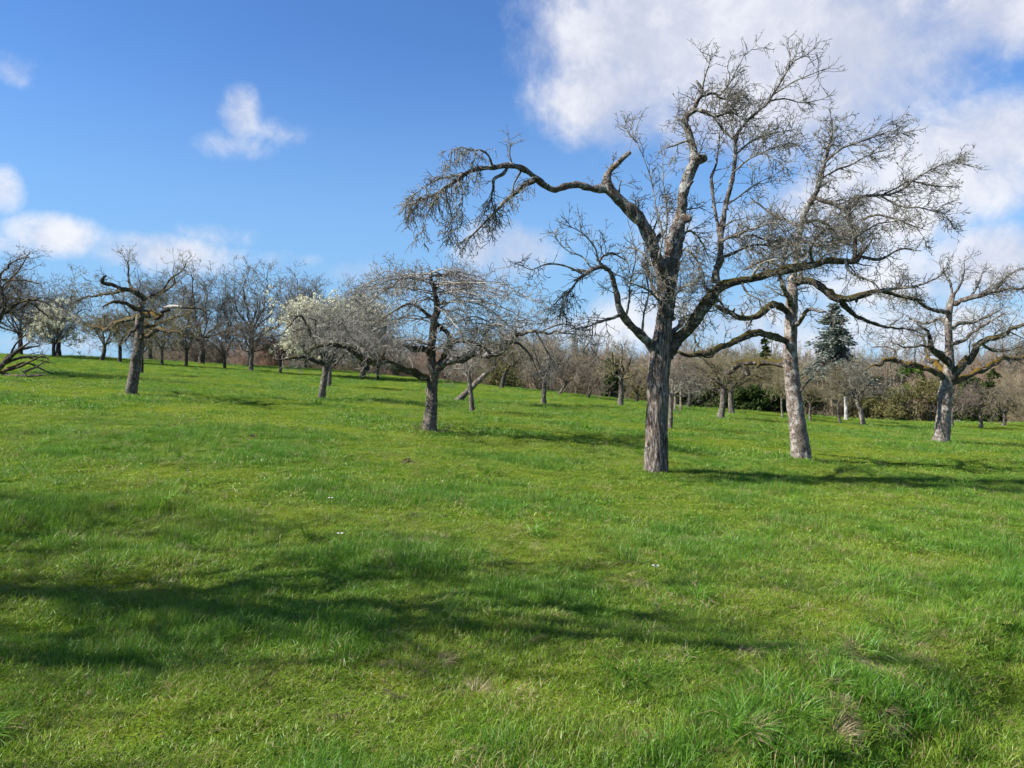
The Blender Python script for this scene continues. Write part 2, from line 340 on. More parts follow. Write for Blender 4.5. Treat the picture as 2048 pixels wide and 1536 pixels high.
def ground_mat():
    m, nt, b = mat_new('meadow_ground'); g = nt.nodes.new('ShaderNodeNewGeometry')
    sp = nt.nodes.new('ShaderNodeSeparateXYZ'); nt.links.new(g.outputs['Position'], sp.inputs[0])
    n_a = nnoise(nt, g.outputs['Position'], 0.42, 4, 0.6); n_b = nnoise(nt, g.outputs['Position'], 2.6, 3, 0.6); n_c = nnoise(nt, g.outputs['Position'], 30, 4, 0.7)
    f = nmath(nt, 'ADD', nmath(nt, 'MULTIPLY', n_a.outputs[0], 0.5), nmath(nt, 'MULTIPLY', n_b.outputs[0], 0.5))
    c = nmix(nt, nstep(nt, f, 0.38, 0.64), (0.060, 0.120, 0.010), (0.150, 0.190, 0.018))
    c = nmix(nt, nstep(nt, n_c.outputs[0], 0.54, 0.70), c, (0.14, 0.115, 0.05))
    c = nmix(nt, nmath(nt, 'MULTIPLY', nstep(nt, sp.outputs[1], 125, 165), 0.9), c, (0.085, 0.070, 0.045))
    nt.links.new(c, b.inputs['Base Color']); b.inputs['Roughness'].default_value = 1.0; b.inputs['Specular IOR Level'].default_value = 0.0
    bp = nt.nodes.new('ShaderNodeBump'); bp.inputs['Strength'].default_value = 0.8; bp.inputs['Distance'].default_value = 0.05
    nt.links.new(n_c.outputs[0], bp.inputs['Height']); nt.links.new(bp.outputs[0], b.inputs['Normal'])
    return m
M['ground'] = ground_mat()

# ------------------------------------------------------------------ ground
n = 215; s = np.linspace(-1, 1, n)
gx = 16*s+1800*s**7
t = np.linspace(-0.45, 1, n); gy = 30*t+3500*t**7
X, Y = np.meshgrid(gx, gy); Z = ground_z(X, Y)
V = np.stack([X, Y, Z], -1).reshape(-1, 3); i = np.arange(n*n).reshape(n, n)
Q = np.stack([i[:-1, :-1], i[:-1, 1:], i[1:, 1:], i[1:, :-1]], -1).reshape(-1, 4)
g_o = link('ground', make_mesh('ground', V, Q), M['ground']); g_o['kind'] = 'structure'; g_o['label'] = 'sloping green orchard meadow falling away to the right'

# ------------------------------------------------------------------ trees
def spawn(rng, Pt, R, n, L, K, ang=(45, 85), wob=0.3, trop=(0, 0, 0), r0=0.5, rmin=0.002, rmax=1, rtip=0.4, tmin=0.12, endbias=0.0, lenpar=0.0):
    """n side shoots on the parent lines Pt (N,Kp,3); returns (n,K,3),(n,K)"""
    N, Kp, _ = Pt.shape
    seg = np.linalg.norm(np.diff(Pt, axis=1), axis=2).sum(1); w = seg/seg.sum()
    i = rng.choice(N, n, p=w); t = tmin+(1-tmin)*rng.random(n)**(1/(1+endbias)); f = t*(Kp-1); k = np.minimum(f.astype(int), Kp-2); fr = (f-k)[:, None]
    p = Pt[i, k]*(1-fr)+Pt[i, k+1]*fr; T = norm(Pt[i, k+1]-Pt[i, k]); rp = R[i, k]*(1-fr[:, 0])+R[i, k+1]*fr[:, 0]
    q = norm(rng.normal(size=(n, 3))); q = norm(q-T*np.sum(q*T, -1, keepdims=True))
    a = np.radians(rng.uniform(ang[0], ang[1], n))[:, None]
    d = norm(np.cos(a)*T+np.sin(a)*q)
    ln = rng.uniform(L[0], L[1], n)*(1-0.45*t)
    st = (ln/(K-1))[:, None]; tr = np.asarray(trop)
    pts = [p]
    for _ in range(K-1):
        d = norm(d+wob*rng.normal(size=(n, 3))+tr); pts.append(pts[-1]+d*st)
    ra = np.clip(rp*r0, rmin, rmax)[:, None]*np.linspace(1, rtip, K)[None]
    return np.stack(pts, 1), np.maximum(ra, rmin*0.5)
def gnarl(rng, c, amp):
    """wobble a resampled limb (n,4) sideways"""
    n = len(c); s = np.cumsum(np.r_[0, np.linalg.norm(np.diff(c[:, :3], axis=0), axis=1)])
    for j in range(3):
        fr = (5.0, 11.0, 23.0)[j]; ph = rng.uniform(0, 50, 3)
        o = np.stack([vnoise(s*fr*0.35+ph[k], np.full(n, ph[k])) for k in range(3)], -1)-0.5
        c[:, :3] += o*amp*(1, .6, .35)[j]*np.linspace(0, 1, n)[:, None]**0.3
    return c
def stem_mesh(rng, c, sides, rough, flare=0.0, furrow=0, knots=0, twist=0.5):
    """one trunk or limb as a lumpy closed tube; c (n,4) = x,y,z,r"""
    n = len(c); s = np.cumsum(np.r_[0, np.linalg.norm(np.diff(c[:, :3], axis=0), axis=1)]); R = c[:, 3].copy()
    a = np.arange(sides)*2*math.pi/sides; ph = rng.uniform(0, 90)
    if rough > 0.3: R *= 1+0.42*(vnoise(s/np.maximum(R.mean()*2.6, .02)+ph, np.full(n, ph))-0.5)
    SS, AA = np.meshgrid(s, a, indexing='ij'); rel = SS/max(R.max()*2, 1e-3)
    cx = np.cos(AA); cy = np.sin(AA)
    m = 1+rough*((fbm(rel*0.9+ph+cx*1.3, cy*1.3+ph*.3+rel*.2, 3)-0.5)*1.6)
    m += rough*0.6*(vnoise(rel*3.1+cx*2.4+ph, cy*2.4+ph+rel)-0.5)
    if furrow:
        AT = AA+twist*SS+0.5*(vnoise(SS*3+ph, cx*2+ph)-0.5)
        fz = np.abs(np.sin(AT*furrow*0.5+1.5*vnoise(SS*5+ph, AT*2)))
        m += 0.055*(fz-0.6)+0.03*(vnoise(SS*22, AT*furrow/2.2+ph)-0.5)
    if flare:
        fl = np.exp(-SS/(R[0]*1.7)); m += fl*flare*(0.55+0.9*np.maximum(0, np.sin(AA*3+ph)+0.5*np.sin(AA*5+ph*2)))
    for _ in range(knots):
        s0 = rng.uniform(0.15, 0.95)*s[-1]; a0 = rng.uniform(0, 6.28); w = rng.uniform(0.5, 1.0)
        da = np.angle(np.exp(1j*(AA-a0))); r_l = np.interp(s0, s, R)
        m += rng.uniform(0.15, 0.4)*np.exp(-(da/(w*0.6))**2-((SS-s0)/(r_l*0.9*w))**2)
    return tubes(c[None, :, :3], R[None], sides, True, m[None])

def build_tree(name, loc, label, trunk, limbs, twigs, seed, group=None, tm='bark3', lm='barkd', km='twig', sides=18, furrow=0, rough=0.22, flare=0.28,
               extra=None, cat='tree', split=True, knots=4, res=0.05):
    """trunk (n,4) world points with radius; limbs: list of dict(c=(n,4) array, mat, tw=(n1,L1,style...)); twigs: global densities"""
    rng = np.random.default_rng(seed); loc = np.asarray(loc, float)
    root = empty(name, loc); tag(root, label, cat, group)
    def loc4(c): c = np.array(c, float); c[:, :3] -= loc; return c
    tk = loc4(trunk); tk[:, 3] *= 0.86; L = np.linalg.norm(np.diff(tk[:, :3], axis=0), axis=1).sum()
    c = gnarl(rng, catmull(tk, max(12, int(L/res))), tk[:, 3].mean()*0.25)
    V, Q, T = stem_mesh(rng, c, sides, rough, flare, furrow, knots); b = Bag(); b.add(V, Q, T); link('trunk', b.mesh('trunk'), M[tm], root)
    K = 18; lines = []; small = Bag()
    for lb in limbs:
        c = loc4(lb['c']); c[:, 3] *= 0.84; L = np.linalg.norm(np.diff(c[:, :3], axis=0), axis=1).sum(); nn = int(np.clip(L/(res*0.8), 14, 80))
        c = gnarl(rng, catmull(c, nn), lb.get('gn', max(c[:, 3].mean()*2.2, 0.02))*1.5)
        sd = int(np.clip(6+c[:, 3].max()*110, 6, 14)) if sides > 9 else 5
        c[:, 3] = np.maximum(c[:, 3], 0.002)
        V, Q, T = stem_mesh(rng, c, sd, 0.36, 0, 0, lb.get('knots', 3))
        big = c[:, 3].max() > lb.get('thr', 0.025)
        if split and big:
            b = Bag(); b.add(V, Q, T)
            if lb.get('name') is None and sides > 12:      # pruned spurs and collars
                for _ in range(int(L*2.2)):
                    i_ = rng.integers(3, nn-2); r_ = c[i_, 3]; dd = norm((rng.normal(size=3)+np.array([0, 0, .3]))[None])[0]; ll = r_*rng.uniform(1.2, 2.6); e_ = c[i_, :3]+dd*ll; q_ = r_*rng.uniform(.3, .6)
                    V, Q, T = stem_mesh(rng, catmull(np.array([(*c[i_, :3], q_*1.5), (*(c[i_, :3]*.5+e_*.5), q_), (*e_, q_*rng.uniform(.5, 1.0))]), 6), 7, .3); b.add(V, Q, T)
            link(lb.get('name', 'limb'), b.mesh('limb'), M[lb.get('mat', lm)], root)
        else: small.add(V, Q, T)
        if lb.get('tw', 1) > 0:
            lines.append((lb, catmull(c, K)))
    crown = Bag(); pts_all = []
    if small.n: crown.add(np.concatenate(small.V), *small.Q); 
    if twigs and lines:
        wq = twigs
        by = {}
        for lb, c in lines: by.setdefault(lb.get('style', 'std'), []).append((lb, c))
        for sty, ls in by.items():
            st = dict(wq); st.update(wq.get(sty, {}))
            Pt = np.stack([c[:, :3] for _, c in ls]); R = np.stack([c[:, 3] for _, c in ls])
            w = np.array([lb.get('tw', 1) for lb, _ in ls]); ln = np.linalg.norm(np.diff(Pt, axis=1), axis=2).sum(1)
            lev = []; far = sides <= 12
            n0 = int(st.get('n0', 1.3)*(ln*w).sum())
            if n0:
                pz, rz = spawn(rng, Pt[w > 0.3] if (w > 0.3).any() else Pt, R[w > 0.3] if (w > 0.3).any() else R, n0, st.get('L0', (0.45, 1.15)), K, (25, 75), st.get('wob0', 0.13), tuple(np.array(st.get('trop1', (0, 0, .05)))*0.5), 0.42, st['r'][0]*0.9, st['r'][0]*2.0, 0.25, 0.2, 0.3)
                lev.append((pz[:, ::3], rz[:, ::3], 3 if far else 4)); Pt = np.concatenate([Pt, pz]); R = np.concatenate([R, rz]); w = np.r_[w, np.full(n0, max(0.8, w.mean()))]; ln = np.r_[ln, np.linalg.norm(np.diff(pz, axis=1), axis=2).sum(1)]
                ls = ls+[(dict(), None)]*n0
            l1p = []; l1r = []
            for j in range(len(ls)):
                n1 = int(st['n1']*ln[j]*w[j]+rng.random())
                if n1 < 1: continue
                p, r = spawn(rng, Pt[j:j+1], R[j:j+1], n1, st['L1'], 5 if far else 6, st.get('a1', (35, 85)), st.get('wob', 0.3), st.get('trop1', (0, 0, 0.05)), 0.45, st['r'][0]*0.6, st['r'][0], 0.35, ls[j][0].get('tmin', 0.15), ls[j][0].get('eb', 0.3))
                l1p.append(p); l1r.append(r)
            if not l1p: continue
            p1 = np.concatenate(l1p); r1 = np.concatenate(l1r)
            lev.append((p1, r1, 3))
            n2 = int(len(p1)*st['n2'])
            if n2:
                p2, r2 = spawn(rng, p1, r1, n2, st['L2'], 3 if far else 4, (30, 80), st.get('wob', 0.3), st.get('trop2', (0, 0, 0.03)), 0.7, st['r'][1]*0.7, st['r'][1], 0.45, 0.15, 0.3); lev.append((p2, r2, 3))
                n3 = int(n2*st['n3'])
                if n3:
                    p3, r3 = spawn(rng, p2, r2, n3, st['L3'], 2, (30, 80), 0.3, st.get('trop2', (0, 0, 0.03)), 0.8, st['r'][2]*0.8, st['r'][2], 0.6, 0.1, 0.4); lev.append((p3, r3, 3)); pts_all.append(p3[:, 1:].reshape(-1, 3))
            for p, r, sd in lev:
                V, Q = tubes(p, r, sd); crown.add(V, Q)
    if crown.n: link('crown', crown.mesh('crown'), M[km], root)
    if extra: extra(root, rng, loc, pts_all)
    return root

def PX(D, pts, k=1.0):
    """pixel skeleton (px, py, depth offset m, radius px) -> world x,y,z,r"""
    r = []
    for (px, py, dy, rad) in pts:
        x, y, z = P(px, py, D+dy); r.append((x, y, z, rad*(D+dy)/F*k))
    return np.array(r)
def base_at(px, py, sink=0.04):
    D = pix_ground(px, py); x = (px-CX)/F*D; return D, np.array([x, D, float(ground_z(x, D))-sink])
def trunk_px(D, base, pts):
    t = PX(D, pts); t[0, :3] = base; return t
def leaves_mesh(rng, C, size, name='leaves', up=0.0, asp=0.6):
    """one small folded leaf quad at each point C"""
    n = len(C); a = norm(rng.normal(size=(n, 3))); b = norm(np.cross(a, norm(rng.normal(size=(n, 3)))))
    sz = (size*rng.uniform(0.6, 1.4, n))[:, None]
    V = np.stack([C-a*sz, C+b*sz*asp, C+a*sz, C-b*sz*asp], 1).reshape(-1, 3); Q = np.arange(n*4).reshape(n, 4)
    return make_mesh(name, V, Q, False, {'rnd': np.repeat(rng.random(n), 4)})

def auto_limbs(rng, top, trunk_r, n, ctr, rad, zlo, zhi, style='apple', mat=None, sub=2, start=None, tw=1.0):
    """limbs arching from the head of the trunk to points spread through the crown, with forks"""
    L = []; top = np.asarray(top, float)
    for k in range(n):
        phi = 2*math.pi*(k+rng.uniform(-0.3, 0.3))/n+0.4
        rr = rng.uniform(0.65, 1.0)
        if style == 'oak': rr = rng.uniform(0.15, 1.0)
        z1 = zlo+(zhi-zlo)*(rng.random()**0.8 if style != 'oak' else (1-0.65*rr*rr)*rng.uniform(.8, 1))
        end = np.array([ctr[0]+rad*rr*math.cos(phi), ctr[1]+rad*rr*math.sin(phi), z1])
        s0 = top+np.array([0, 0, rng.uniform(-0.25, 0.0)])*min(1.0, trunk_r*6)
        if start is not None: s0 = start+(top-start)*rng.random()
        if style == 'oak': mid = s0*0.5+end*0.5+np.array([math.cos(phi)*rad*.12, math.sin(phi)*rad*.12, -0.05*(zhi-zlo)])
        elif style == 'umbrella': mid = s0*0.45+end*0.55+np.array([0, 0, rng.uniform(0.25, 0.6)*(zhi-zlo)*0.6])
        else: mid = s0*0.5+end*0.5+np.array([0, 0, rng.uniform(-0.12, 0.35)*(zhi-zlo)])
        m2 = mid*0.5+end*0.5+rng.normal(size=3)*rad*0.07; m1 = mid*0.55+s0*0.45+rng.normal(size=3)*rad*0.05
        r0 = trunk_r*rng.uniform(0.24, 0.46)
        c = np.array([(*s0, r0), (*m1, r0*0.8), (*mid, r0*0.62), (*m2, r0*0.42), (*end, r0*0.16)])
        L.append(dict(c=c, tw=tw, mat=mat) if mat else dict(c=c, tw=tw))
        for _ in range(sub):
            t = rng.uniform(0.25, 0.75); cc = catmull(c, 21); p = cc[int(t*20)]; dirn = norm((cc[min(20, int(t*20)+3), :3]-p[:3])[None])[0]
            d = norm((dirn+rng.normal(size=3)*0.55+np.array([0, 0, 0.45 if style == 'oak' else 0.1]))[None])[0]; ll = rad*rng.uniform(0.35, 0.7)*(1-0.4*t)
            e2 = p[:3]+d*ll; m_ = p[:3]+d*ll*0.5+rng.normal(size=3)*ll*0.12
            q = p[3]*0.7
            L.append(dict(c=np.array([(*p[:3], q), (*m_, q*0.6), (*e2, q*0.2)]), tw=tw*1.2))
    return L
TW_FAR = dict(n1=9, L1=(0.35, 0.95), n2=4, L2=(0.2, 0.5), n3=2.0, L3=(0.08, 0.2), r=(0.011, 0.008, 0.006))

def lim(D, pts, **k): return dict(c=PX(D, pts), **k)
# --- the big pear tree in front, with its long bare arm reaching left
D, B = base_at(1312, 944)
tr = trunk_px(D, B, [(1311, 946, 0, 27), (1312, 900, 0, 25.5), (1314, 830, 0, 24.5), (1318, 760, 0, 24), (1321, 715, 0, 25), (1324, 680, 0, 23), (1327, 640, 0, 17)])
Ls = [
 lim(D, [(1324, 690, 0, 20), (1328, 640, 0, 18.5), (1328, 600, 0, 17.5), (1326, 553, 0, 16.5), (1312, 509, -.1, 14.5), (1297, 466, -.15, 15), (1277, 433, -.2, 15.5), (1245, 404, -.25, 13), (1222, 381, -.3, 12), (1212, 360, -.3, 11), (1216, 346, -.3, 9)], tw=.35, knots=5, gn=.03),
 lim(D, [(1213, 356, -.3, 9.5), (1222, 339, -.3, 7), (1243, 319, -.32, 5.2), (1261, 303, -.34, 4.6)], tw=0, mat='stub', knots=1, gn=.02, name='broken_stub'),
 lim(D, [(1218, 380, -.3, 9.5), (1200, 379, -.35, 9), (1180, 376, -.4, 8), (1155, 369, -.5, 8), (1126, 374, -.6, 8), (1104, 379, -.7, 8), (1077, 360, -.8, 7.5), (1050, 340, -.9, 7), (1019, 331, -1., 6.6), (985, 335, -1.1, 6), (955, 338, -1.2, 5.2), (930, 348, -1.2, 4.5), (905, 367, -1.3, 3.8), (877, 386, -1.3, 3), (845, 399, -1.3, 2.2), (818, 412, -1.3, 1.2)], tw=1.0, tmin=.50, eb=1.6, style='weep', gn=.012),
 lim(D, [(1076, 360, -.8, 5.5), (1053, 369, -.75, 5), (1031, 386, -.7, 4.5), (1012, 401, -.7, 4), (996, 419, -.7, 3.4), (980, 435, -.65, 2.8), (958, 457, -.6, 2.2), (940, 475, -.6, 1.6), (925, 500, -.6, .9)], tw=1.1, tmin=.4, style='weep', gn=.012),
 lim(D, [(1016, 333, -1., 4.5), (1006, 347, -1.05, 4), (988, 358, -1.1, 3.4), (987, 377, -1.1, 3), (984, 396, -1.1, 2.4), (990, 421, -1.1, 1.5), (996, 445, -1.1, .9)], tw=1.2, tmin=.3, style='weep', gn=.012),
 lim(D, [(1041, 340, -.9, 3), (1032, 355, -.8, 2.4), (1024, 377, -.75, 1.6), (1019, 395, -.7, .9)], tw=.8, tmin=.4, style='weep'),
 lim(D, [(985, 334, -1.1, 3.2), (977, 310, -1.2, 2.8), (963, 300, -1.25, 2.3), (944, 299, -1.3, 1.8), (921, 294, -1.3, 1.3), (902, 305, -1.3, .8)], tw=1.6, tmin=.25, style='weep'),
 lim(D, [(905, 365, -1.3, 3), (885, 378, -1.5, 2.4), (868, 400, -1.6, 1.8), (855, 430, -1.6, 1.2), (842, 470, -1.6, .7)], tw=1.3, style='weep'),
 lim(D, [(930, 348, -1.2, 3), (900, 352, -1., 2.4), (872, 360, -.9, 1.8), (845, 378, -.9, 1.2), (812, 400, -.8, .7)], tw=1.3, style='weep'),
 lim(D, [(890, 378, -1.3, 2.8), (893, 402, -1.2, 2), (902, 432, -1.1, 1.4), (900, 470, -1.1, .7)], tw=1.0, style='weep'),
 lim(D, [(915, 357, -1.3, 2.6), (925, 385, -1.4, 1.9), (918, 420, -1.45, 1.2), (921, 455, -1.45, .7)], tw=.9, style='weep'),
 lim(D, [(1025, 331, -1., 2), (1019, 305, -1., 1.5), (1025, 286, -1., .8)], tw=1.5, style='std'),
 # upright right-hand leader with its kinked top
 lim(D, [(1330, 640, .05, 16), (1338, 570, .1, 16.5), (1349, 502, .15, 17), (1357, 459, .18, 16.5), (1362, 420, .2, 14.5), (1367, 385, .22, 13), (1376, 352, .25, 12.5), (1388, 326, .25, 12), (1389, 300, .28, 9), (1381, 271, .3, 8), (1372, 250, .3, 7), (1375, 232, .3, 6.2), (1391, 212, .32, 5.4), (1404, 180, .35, 4), (1393, 160, .36, 2.2)], tw=.4, tmin=.62, knots=6, gn=.03, eb=1, style='ball'),
 lim(D, [(1390, 322, .25, 10), (1403, 318, .22, 10), (1413, 314, .2, 7)], tw=0, thr=.02, name='burr', gn=.005),
 lim(D, [(1360, 434, .2, 11), (1372, 437, .14, 10), (1382, 436, .1, 6)], tw=0, name='burr', gn=.005),
 lim(D, [(1375, 232, .3, 5.5), (1392, 223, .25, 5), (1414, 228, .2, 4.4), (1434, 236, .15, 3.6), (1460, 225, .1, 2.5), (1482, 236, .05, 1.2)], tw=2.6, style='ball'),
 lim(D, [(1400, 195, .35, 3.8), (1425, 186, .4, 3.2), (1450, 195, .5, 2.6), (1478, 185, .55, 1.8), (1500, 200, .6, 1)], tw=2.4, style='ball'),
 lim(D, [(1404, 180, .35, 3), (1412, 150, .3, 2), (1419, 130, .25, 1.2), (1423, 108, .2, .5)], tw=1.3, style='up'),
 lim(D, [(1440, 190, .45, 2.8), (1462, 160, .5, 2.1), (1480, 130, .5, 1.3), (1491, 106, .5, .5)], tw=1.5, style='up'),
 lim(D, [(1384, 277, .3, 3.2), (1368, 284, .25, 2.6), (1350, 293, .2, 2), (1335, 298, .2, 1.2)], tw=1., style='std'),
 # long shoots rising from the right limb
 lim(D, [(1432, 566, .1, 10), (1432, 545, .1, 9.5), (1441, 517, .1, 8.5), (1441, 476, .1, 7.5), (1450, 417, .1, 5.6), (1463, 362, .1, 5), (1470, 313, .1, 4.5), (1472, 274, .08, 4.2), (1492, 245, .05, 3.8), (1512, 226, 0, 3.4), (1538, 202, 0, 3), (1561, 163, -.05, 2.5), (1577, 135, -.1, 1.7), (1579, 112, -.1, 1.0), (1577, 92, -.1, .5)], tw=.9, tmin=.45, style='up', gn=.012),
 lim(D, [(1568, 150, -.07, 2.2), (1590, 122, -.1, 1.8), (1610, 112, -.12, 1.3), (1630, 96, -.15, .9), (1643, 76, -.15, .4)], tw=1.3, style='up', gn=.01),
 lim(D, [(1538, 202, 0, 2.2), (1570, 198, .1, 1.8), (1605, 205, .2, 1.3), (1640, 200, .2, .7)], tw=1.2, style='up', gn=.01),
 lim(D, [(1545, 190, 0, 2.0), (1585, 165, -.2, 1.6), (1620, 150, -.3, 1.2), (1650, 138, -.3, .6)], tw=1.2, style='up', gn=.01),
 lim(D, [(1441, 480, .1, 5.2), (1431, 427, .15, 4), (1424, 378, .2, 3.4), (1423, 355, .2, 3.2), (1432, 329, .22, 2.6), (1437, 300, .25, 1.8), (1440, 262, .25, 1.2)], tw=1.0, tmin=.25, style='std', gn=.012),
 lim(D, [(1466, 345, .1, 2.6), (1495, 320, -.2, 2.0), (1525, 305, -.4, 1.6), (1560, 290, -.5, 1.0), (1600, 285, -.5, .6)], tw=1.6, style='ball', gn=.012),
 lim(D, [(1470, 310, .1, 2.8), (1500, 285, .3, 2.2), (1535, 270, .5, 1.7), (1575, 262, .6, 1.1)], tw=1.8, style='ball', gn=.012),
 lim(D, [(1471, 280, .1, 2.8), (1448, 262, .2, 2.2), (1432, 240, .3, 1.6), (1420, 222, .3, 1)], tw=2.0, style='ball', gn=.012),
 lim(D, [(1452, 410, .1, 2.6), (1480, 392, .2, 2), (1510, 370, .2, 1.4), (1545, 352, .2, .7)], tw=1.3, style='std', gn=.012),
 lim(D, [(1441, 485, .1, 4), (1470, 470, -.3, 3.3), (1500, 455, -.5, 2.6), (1540, 445, -.7, 1.8), (1575, 452, -.8, 1)], tw=2.0, style='ball'),
 lim(D, [(1443, 515, .1, 4), (1475, 500, .4, 3.3), (1510, 487, .7, 2.6), (1550, 490, .9, 1.8), (1590, 478, 1., 1)], tw=2.0, style='ball'),
 # right limb, mossy, running far right
 lim(D, [(1332, 712, 0, 20), (1350, 684, 0, 17), (1372, 660, -.05, 15.5), (1395, 633, -.1, 14), (1419, 601, -.15, 13), (1440, 577, -.2, 12), (1466, 563, -.25, 10), (1514, 554, -.3, 9), (1569, 541, -.4, 8.6), (1628, 529, -.5, 7.6), (1653, 520, -.5, 7), (1707, 519, -.6, 6), (1722, 505, -.6, 5), (1738, 490, -.6, 3.4)], tw=.55, tmin=.35, mat='bark1m', knots=6, gn=.03, style='ball'),
 lim(D, [(1707, 519, -.6, 5.4), (1711, 490, -.6, 5), (1708, 462, -.65, 4.2), (1697, 435, -.7, 3.5), (1704, 410, -.75, 2.6), (1722, 396, -.8, 1.6)], tw=2.4, style='ball'),
 lim(D, [(1715, 512, -.6, 4), (1757, 517, -.5, 3.2), (1796, 497, -.4, 2.4), (1820, 498, -.4, 1.8), (1842, 500, -.4, 1)], tw=1.0, style='std'),
 lim(D, [(1690, 520, -.6, 3.6), (1700, 545, -.7, 3), (1735, 560, -.8, 2.2), (1765, 585, -.9, 1.3)], tw=1.4, style='std'),
 lim(D, [(1628, 529, -.5, 4), (1622, 500, -.7, 3.3), (1640, 470, -.8, 2.6), (1672, 455, -.9, 1.8), (1700, 470, -1, 1)], tw=2.0, style='ball'),
 lim(D, [(1560, 543, -.4, 3.6), (1572, 515, -.2, 3), (1600, 500, 0, 2.2), (1630, 505, .1, 1.2)], tw=2.0, style='ball'),
 lim(D, [(1500, 556, -.3, 3.4), (1520, 530, -.5, 2.8), (1548, 520, -.7, 2), (1580, 528, -.8, 1)], tw=1.7, style='ball'),
 lim(D, [(1480, 560, -.28, 3), (1494, 585, -.4, 2.4), (1525, 600, -.5, 1.6), (1550, 625, -.6, .8)], tw=1.0, style='weep'),
 # low left limb
 lim(D, [(1312, 705, 0, 14), (1300, 690, -.02, 11.5), (1281, 670, -.1, 10), (1256, 645, -.2, 9), (1241, 619, -.3, 8.2), (1237, 590, -.35, 7), (1230, 566, -.4, 6.2), (1222, 546, -.45, 5.6), (1208, 536, -.5, 5), (1190, 539, -.6, 4.6), (1168, 552, -.7, 3.6), (1150, 562, -.8, 2)], tw=.6, tmin=.4, knots=5, gn=.025, style='std'),
 lim(D, [(1176, 545, -.65, 4), (1160, 541, -.6, 3.6), (1142, 539, -.6, 2.8)], tw=0, gn=.01, thr=.02),
 lim(D, [(1168, 550, -.7, 3), (1142, 536, -.75, 2.5), (1118, 528, -.8, 2.1), (1091, 528, -.9, 1.7), (1062, 538, -1, 1.2), (1040, 530, -1, .9), (1018, 522, -1, .5)], tw=1.5, style='std', gn=.02),
 lim(D, [(1213, 541, -.5, 4), (1200, 524, -.4, 3.2), (1212, 510, -.35, 2.8), (1232, 508, -.3, 2.2), (1250, 520, -.25, 1.3)], tw=1.3, style='std'),
 lim(D, [(1197, 523, -.45, 2.6), (1190, 495, -.45, 2), (1172, 472, -.5, 1.5), (1150, 458, -.5, 1), (1120, 447, -.5, .5)], tw=1.4, style='up'),
 lim(D, [(1185, 540, -.6, 2.4), (1165, 512, -.5, 1.8), (1135, 500, -.4, 1.3), (1108, 470, -.4, .6)], tw=1.3, style='up'),
 lim(D, [(1160, 556, -.75, 3), (1140, 580, -.85, 2.2), (1115, 600, -.9, 1.5), (1095, 630, -.9, .8)], tw=1.4, style='weep'),
 lim(D, [(1241, 630, -.3, 4.5), (1222, 636, -.5, 3.6), (1198, 643, -.7, 2.8), (1171, 655, -.85, 2), (1146, 655, -.9, 1)], tw=2.0, style='ball'),
 lim(D, [(1250, 640, -.25, 3.2), (1258, 605, -.4, 2.6), (1262, 560, -.45, 2), (1272, 510, -.45, 1.4), (1262, 455, -.4, .8)], tw=1.2, style='up', gn=.02),
 lim(D, [(1285, 672, -.1, 3.2), (1288, 630, -.3, 2.6), (1296, 585, -.35, 2), (1290, 530, -.35, 1.4), (1300, 470, -.3, .8)], tw=1.1, style='up', gn=.02),
 # spurs off the two leaders
 lim(D, [(1326, 560, 0, 3), (1318, 520, -.4, 2.4), (1325, 470, -.5, 1.9), (1310, 410, -.5, 1.5), (1300, 350, -.45, 1), (1265, 262, -.4, .5)], tw=.8, style='up', gn=.015),
 lim(D, [(1340, 560, .1, 3), (1330, 500, .4, 2.4), (1335, 430, .5, 1.8), (1328, 370, .5, 1.2), (1322, 300, .5, .6)], tw=.9, style='up', gn=.015),
 lim(D, [(1352, 480, .15, 3.2), (1382, 460, .4, 2.6), (1400, 480, .6, 2), (1415, 510, .7, 1.2)], tw=2, style='ball'),
 lim(D, [(1350, 500, .15, 3.2), (1378, 505, -.2, 2.6), (1400, 530, -.4, 2), (1412, 570, -.5, 1.2)], tw=1.8, style='ball'),
 lim(D, [(1330, 610, 0, 3), (1350, 590, -.4, 2.4), (1370, 570, -.6, 1.8), (1395, 565, -.7, 1)], tw=1.8, style='ball'),
 lim(D, [(1318, 600, 0, 3), (1298, 580, -.3, 2.4), (1275, 570, -.5, 1.8), (1255, 575, -.6, 1)], tw=1.6, style='ball'),
 lim(D, [(1316, 540, -.05, 3), (1295, 520, .3, 2.4), (1275, 500, .5, 1.8), (1250, 495, .6, 1)], tw=1.4, style='std'),
 lim(D, [(1326, 650, 0, 6), (1318, 600, .7, 5), (1300, 560, 1.3, 4), (1290, 530, 1.8, 3), (1280, 520, 2.3, 1.4)], tw=1.0, style='std'),
 lim(D, [(1340, 670, .05, 7), (1372, 640, .9, 5.5), (1400, 620, 1.5, 4), (1430, 600, 2.0, 2.6), (1450, 610, 2.4, 1.2)], tw=1.2, style='std'),
]
TW1 = dict(n0=.9, L0=(.3, .8), n1=8, L1=(0.18, 0.62), n2=3.6, L2=(0.10, 0.32), n3=1.3, L3=(0.04, 0.11), r=(0.0095, 0.0072, 0.0058), wob=0.24, trop1=(0.03, 0, 0.03),
  weep=dict(n0=1.2, n1=18, L0=(.2, .5), L1=(0.14, 0.44), trop1=(-0.04, 0, -0.26), trop2=(0, 0, -0.22), n2=3.6, wob=0.24), up=dict(L1=(0.15, 0.5), a1=(22, 55), wob=0.16, trop1=(0.06, 0, 0.05), trop2=(.04, 0, .08), n1=9, n2=3.4, n0=.6, L0=(.3, .8)),
  ball=dict(n0=1.5, n1=10.5, n2=4.0, L1=(0.2, 0.66), trop1=(0.05, 0, 0.0)))
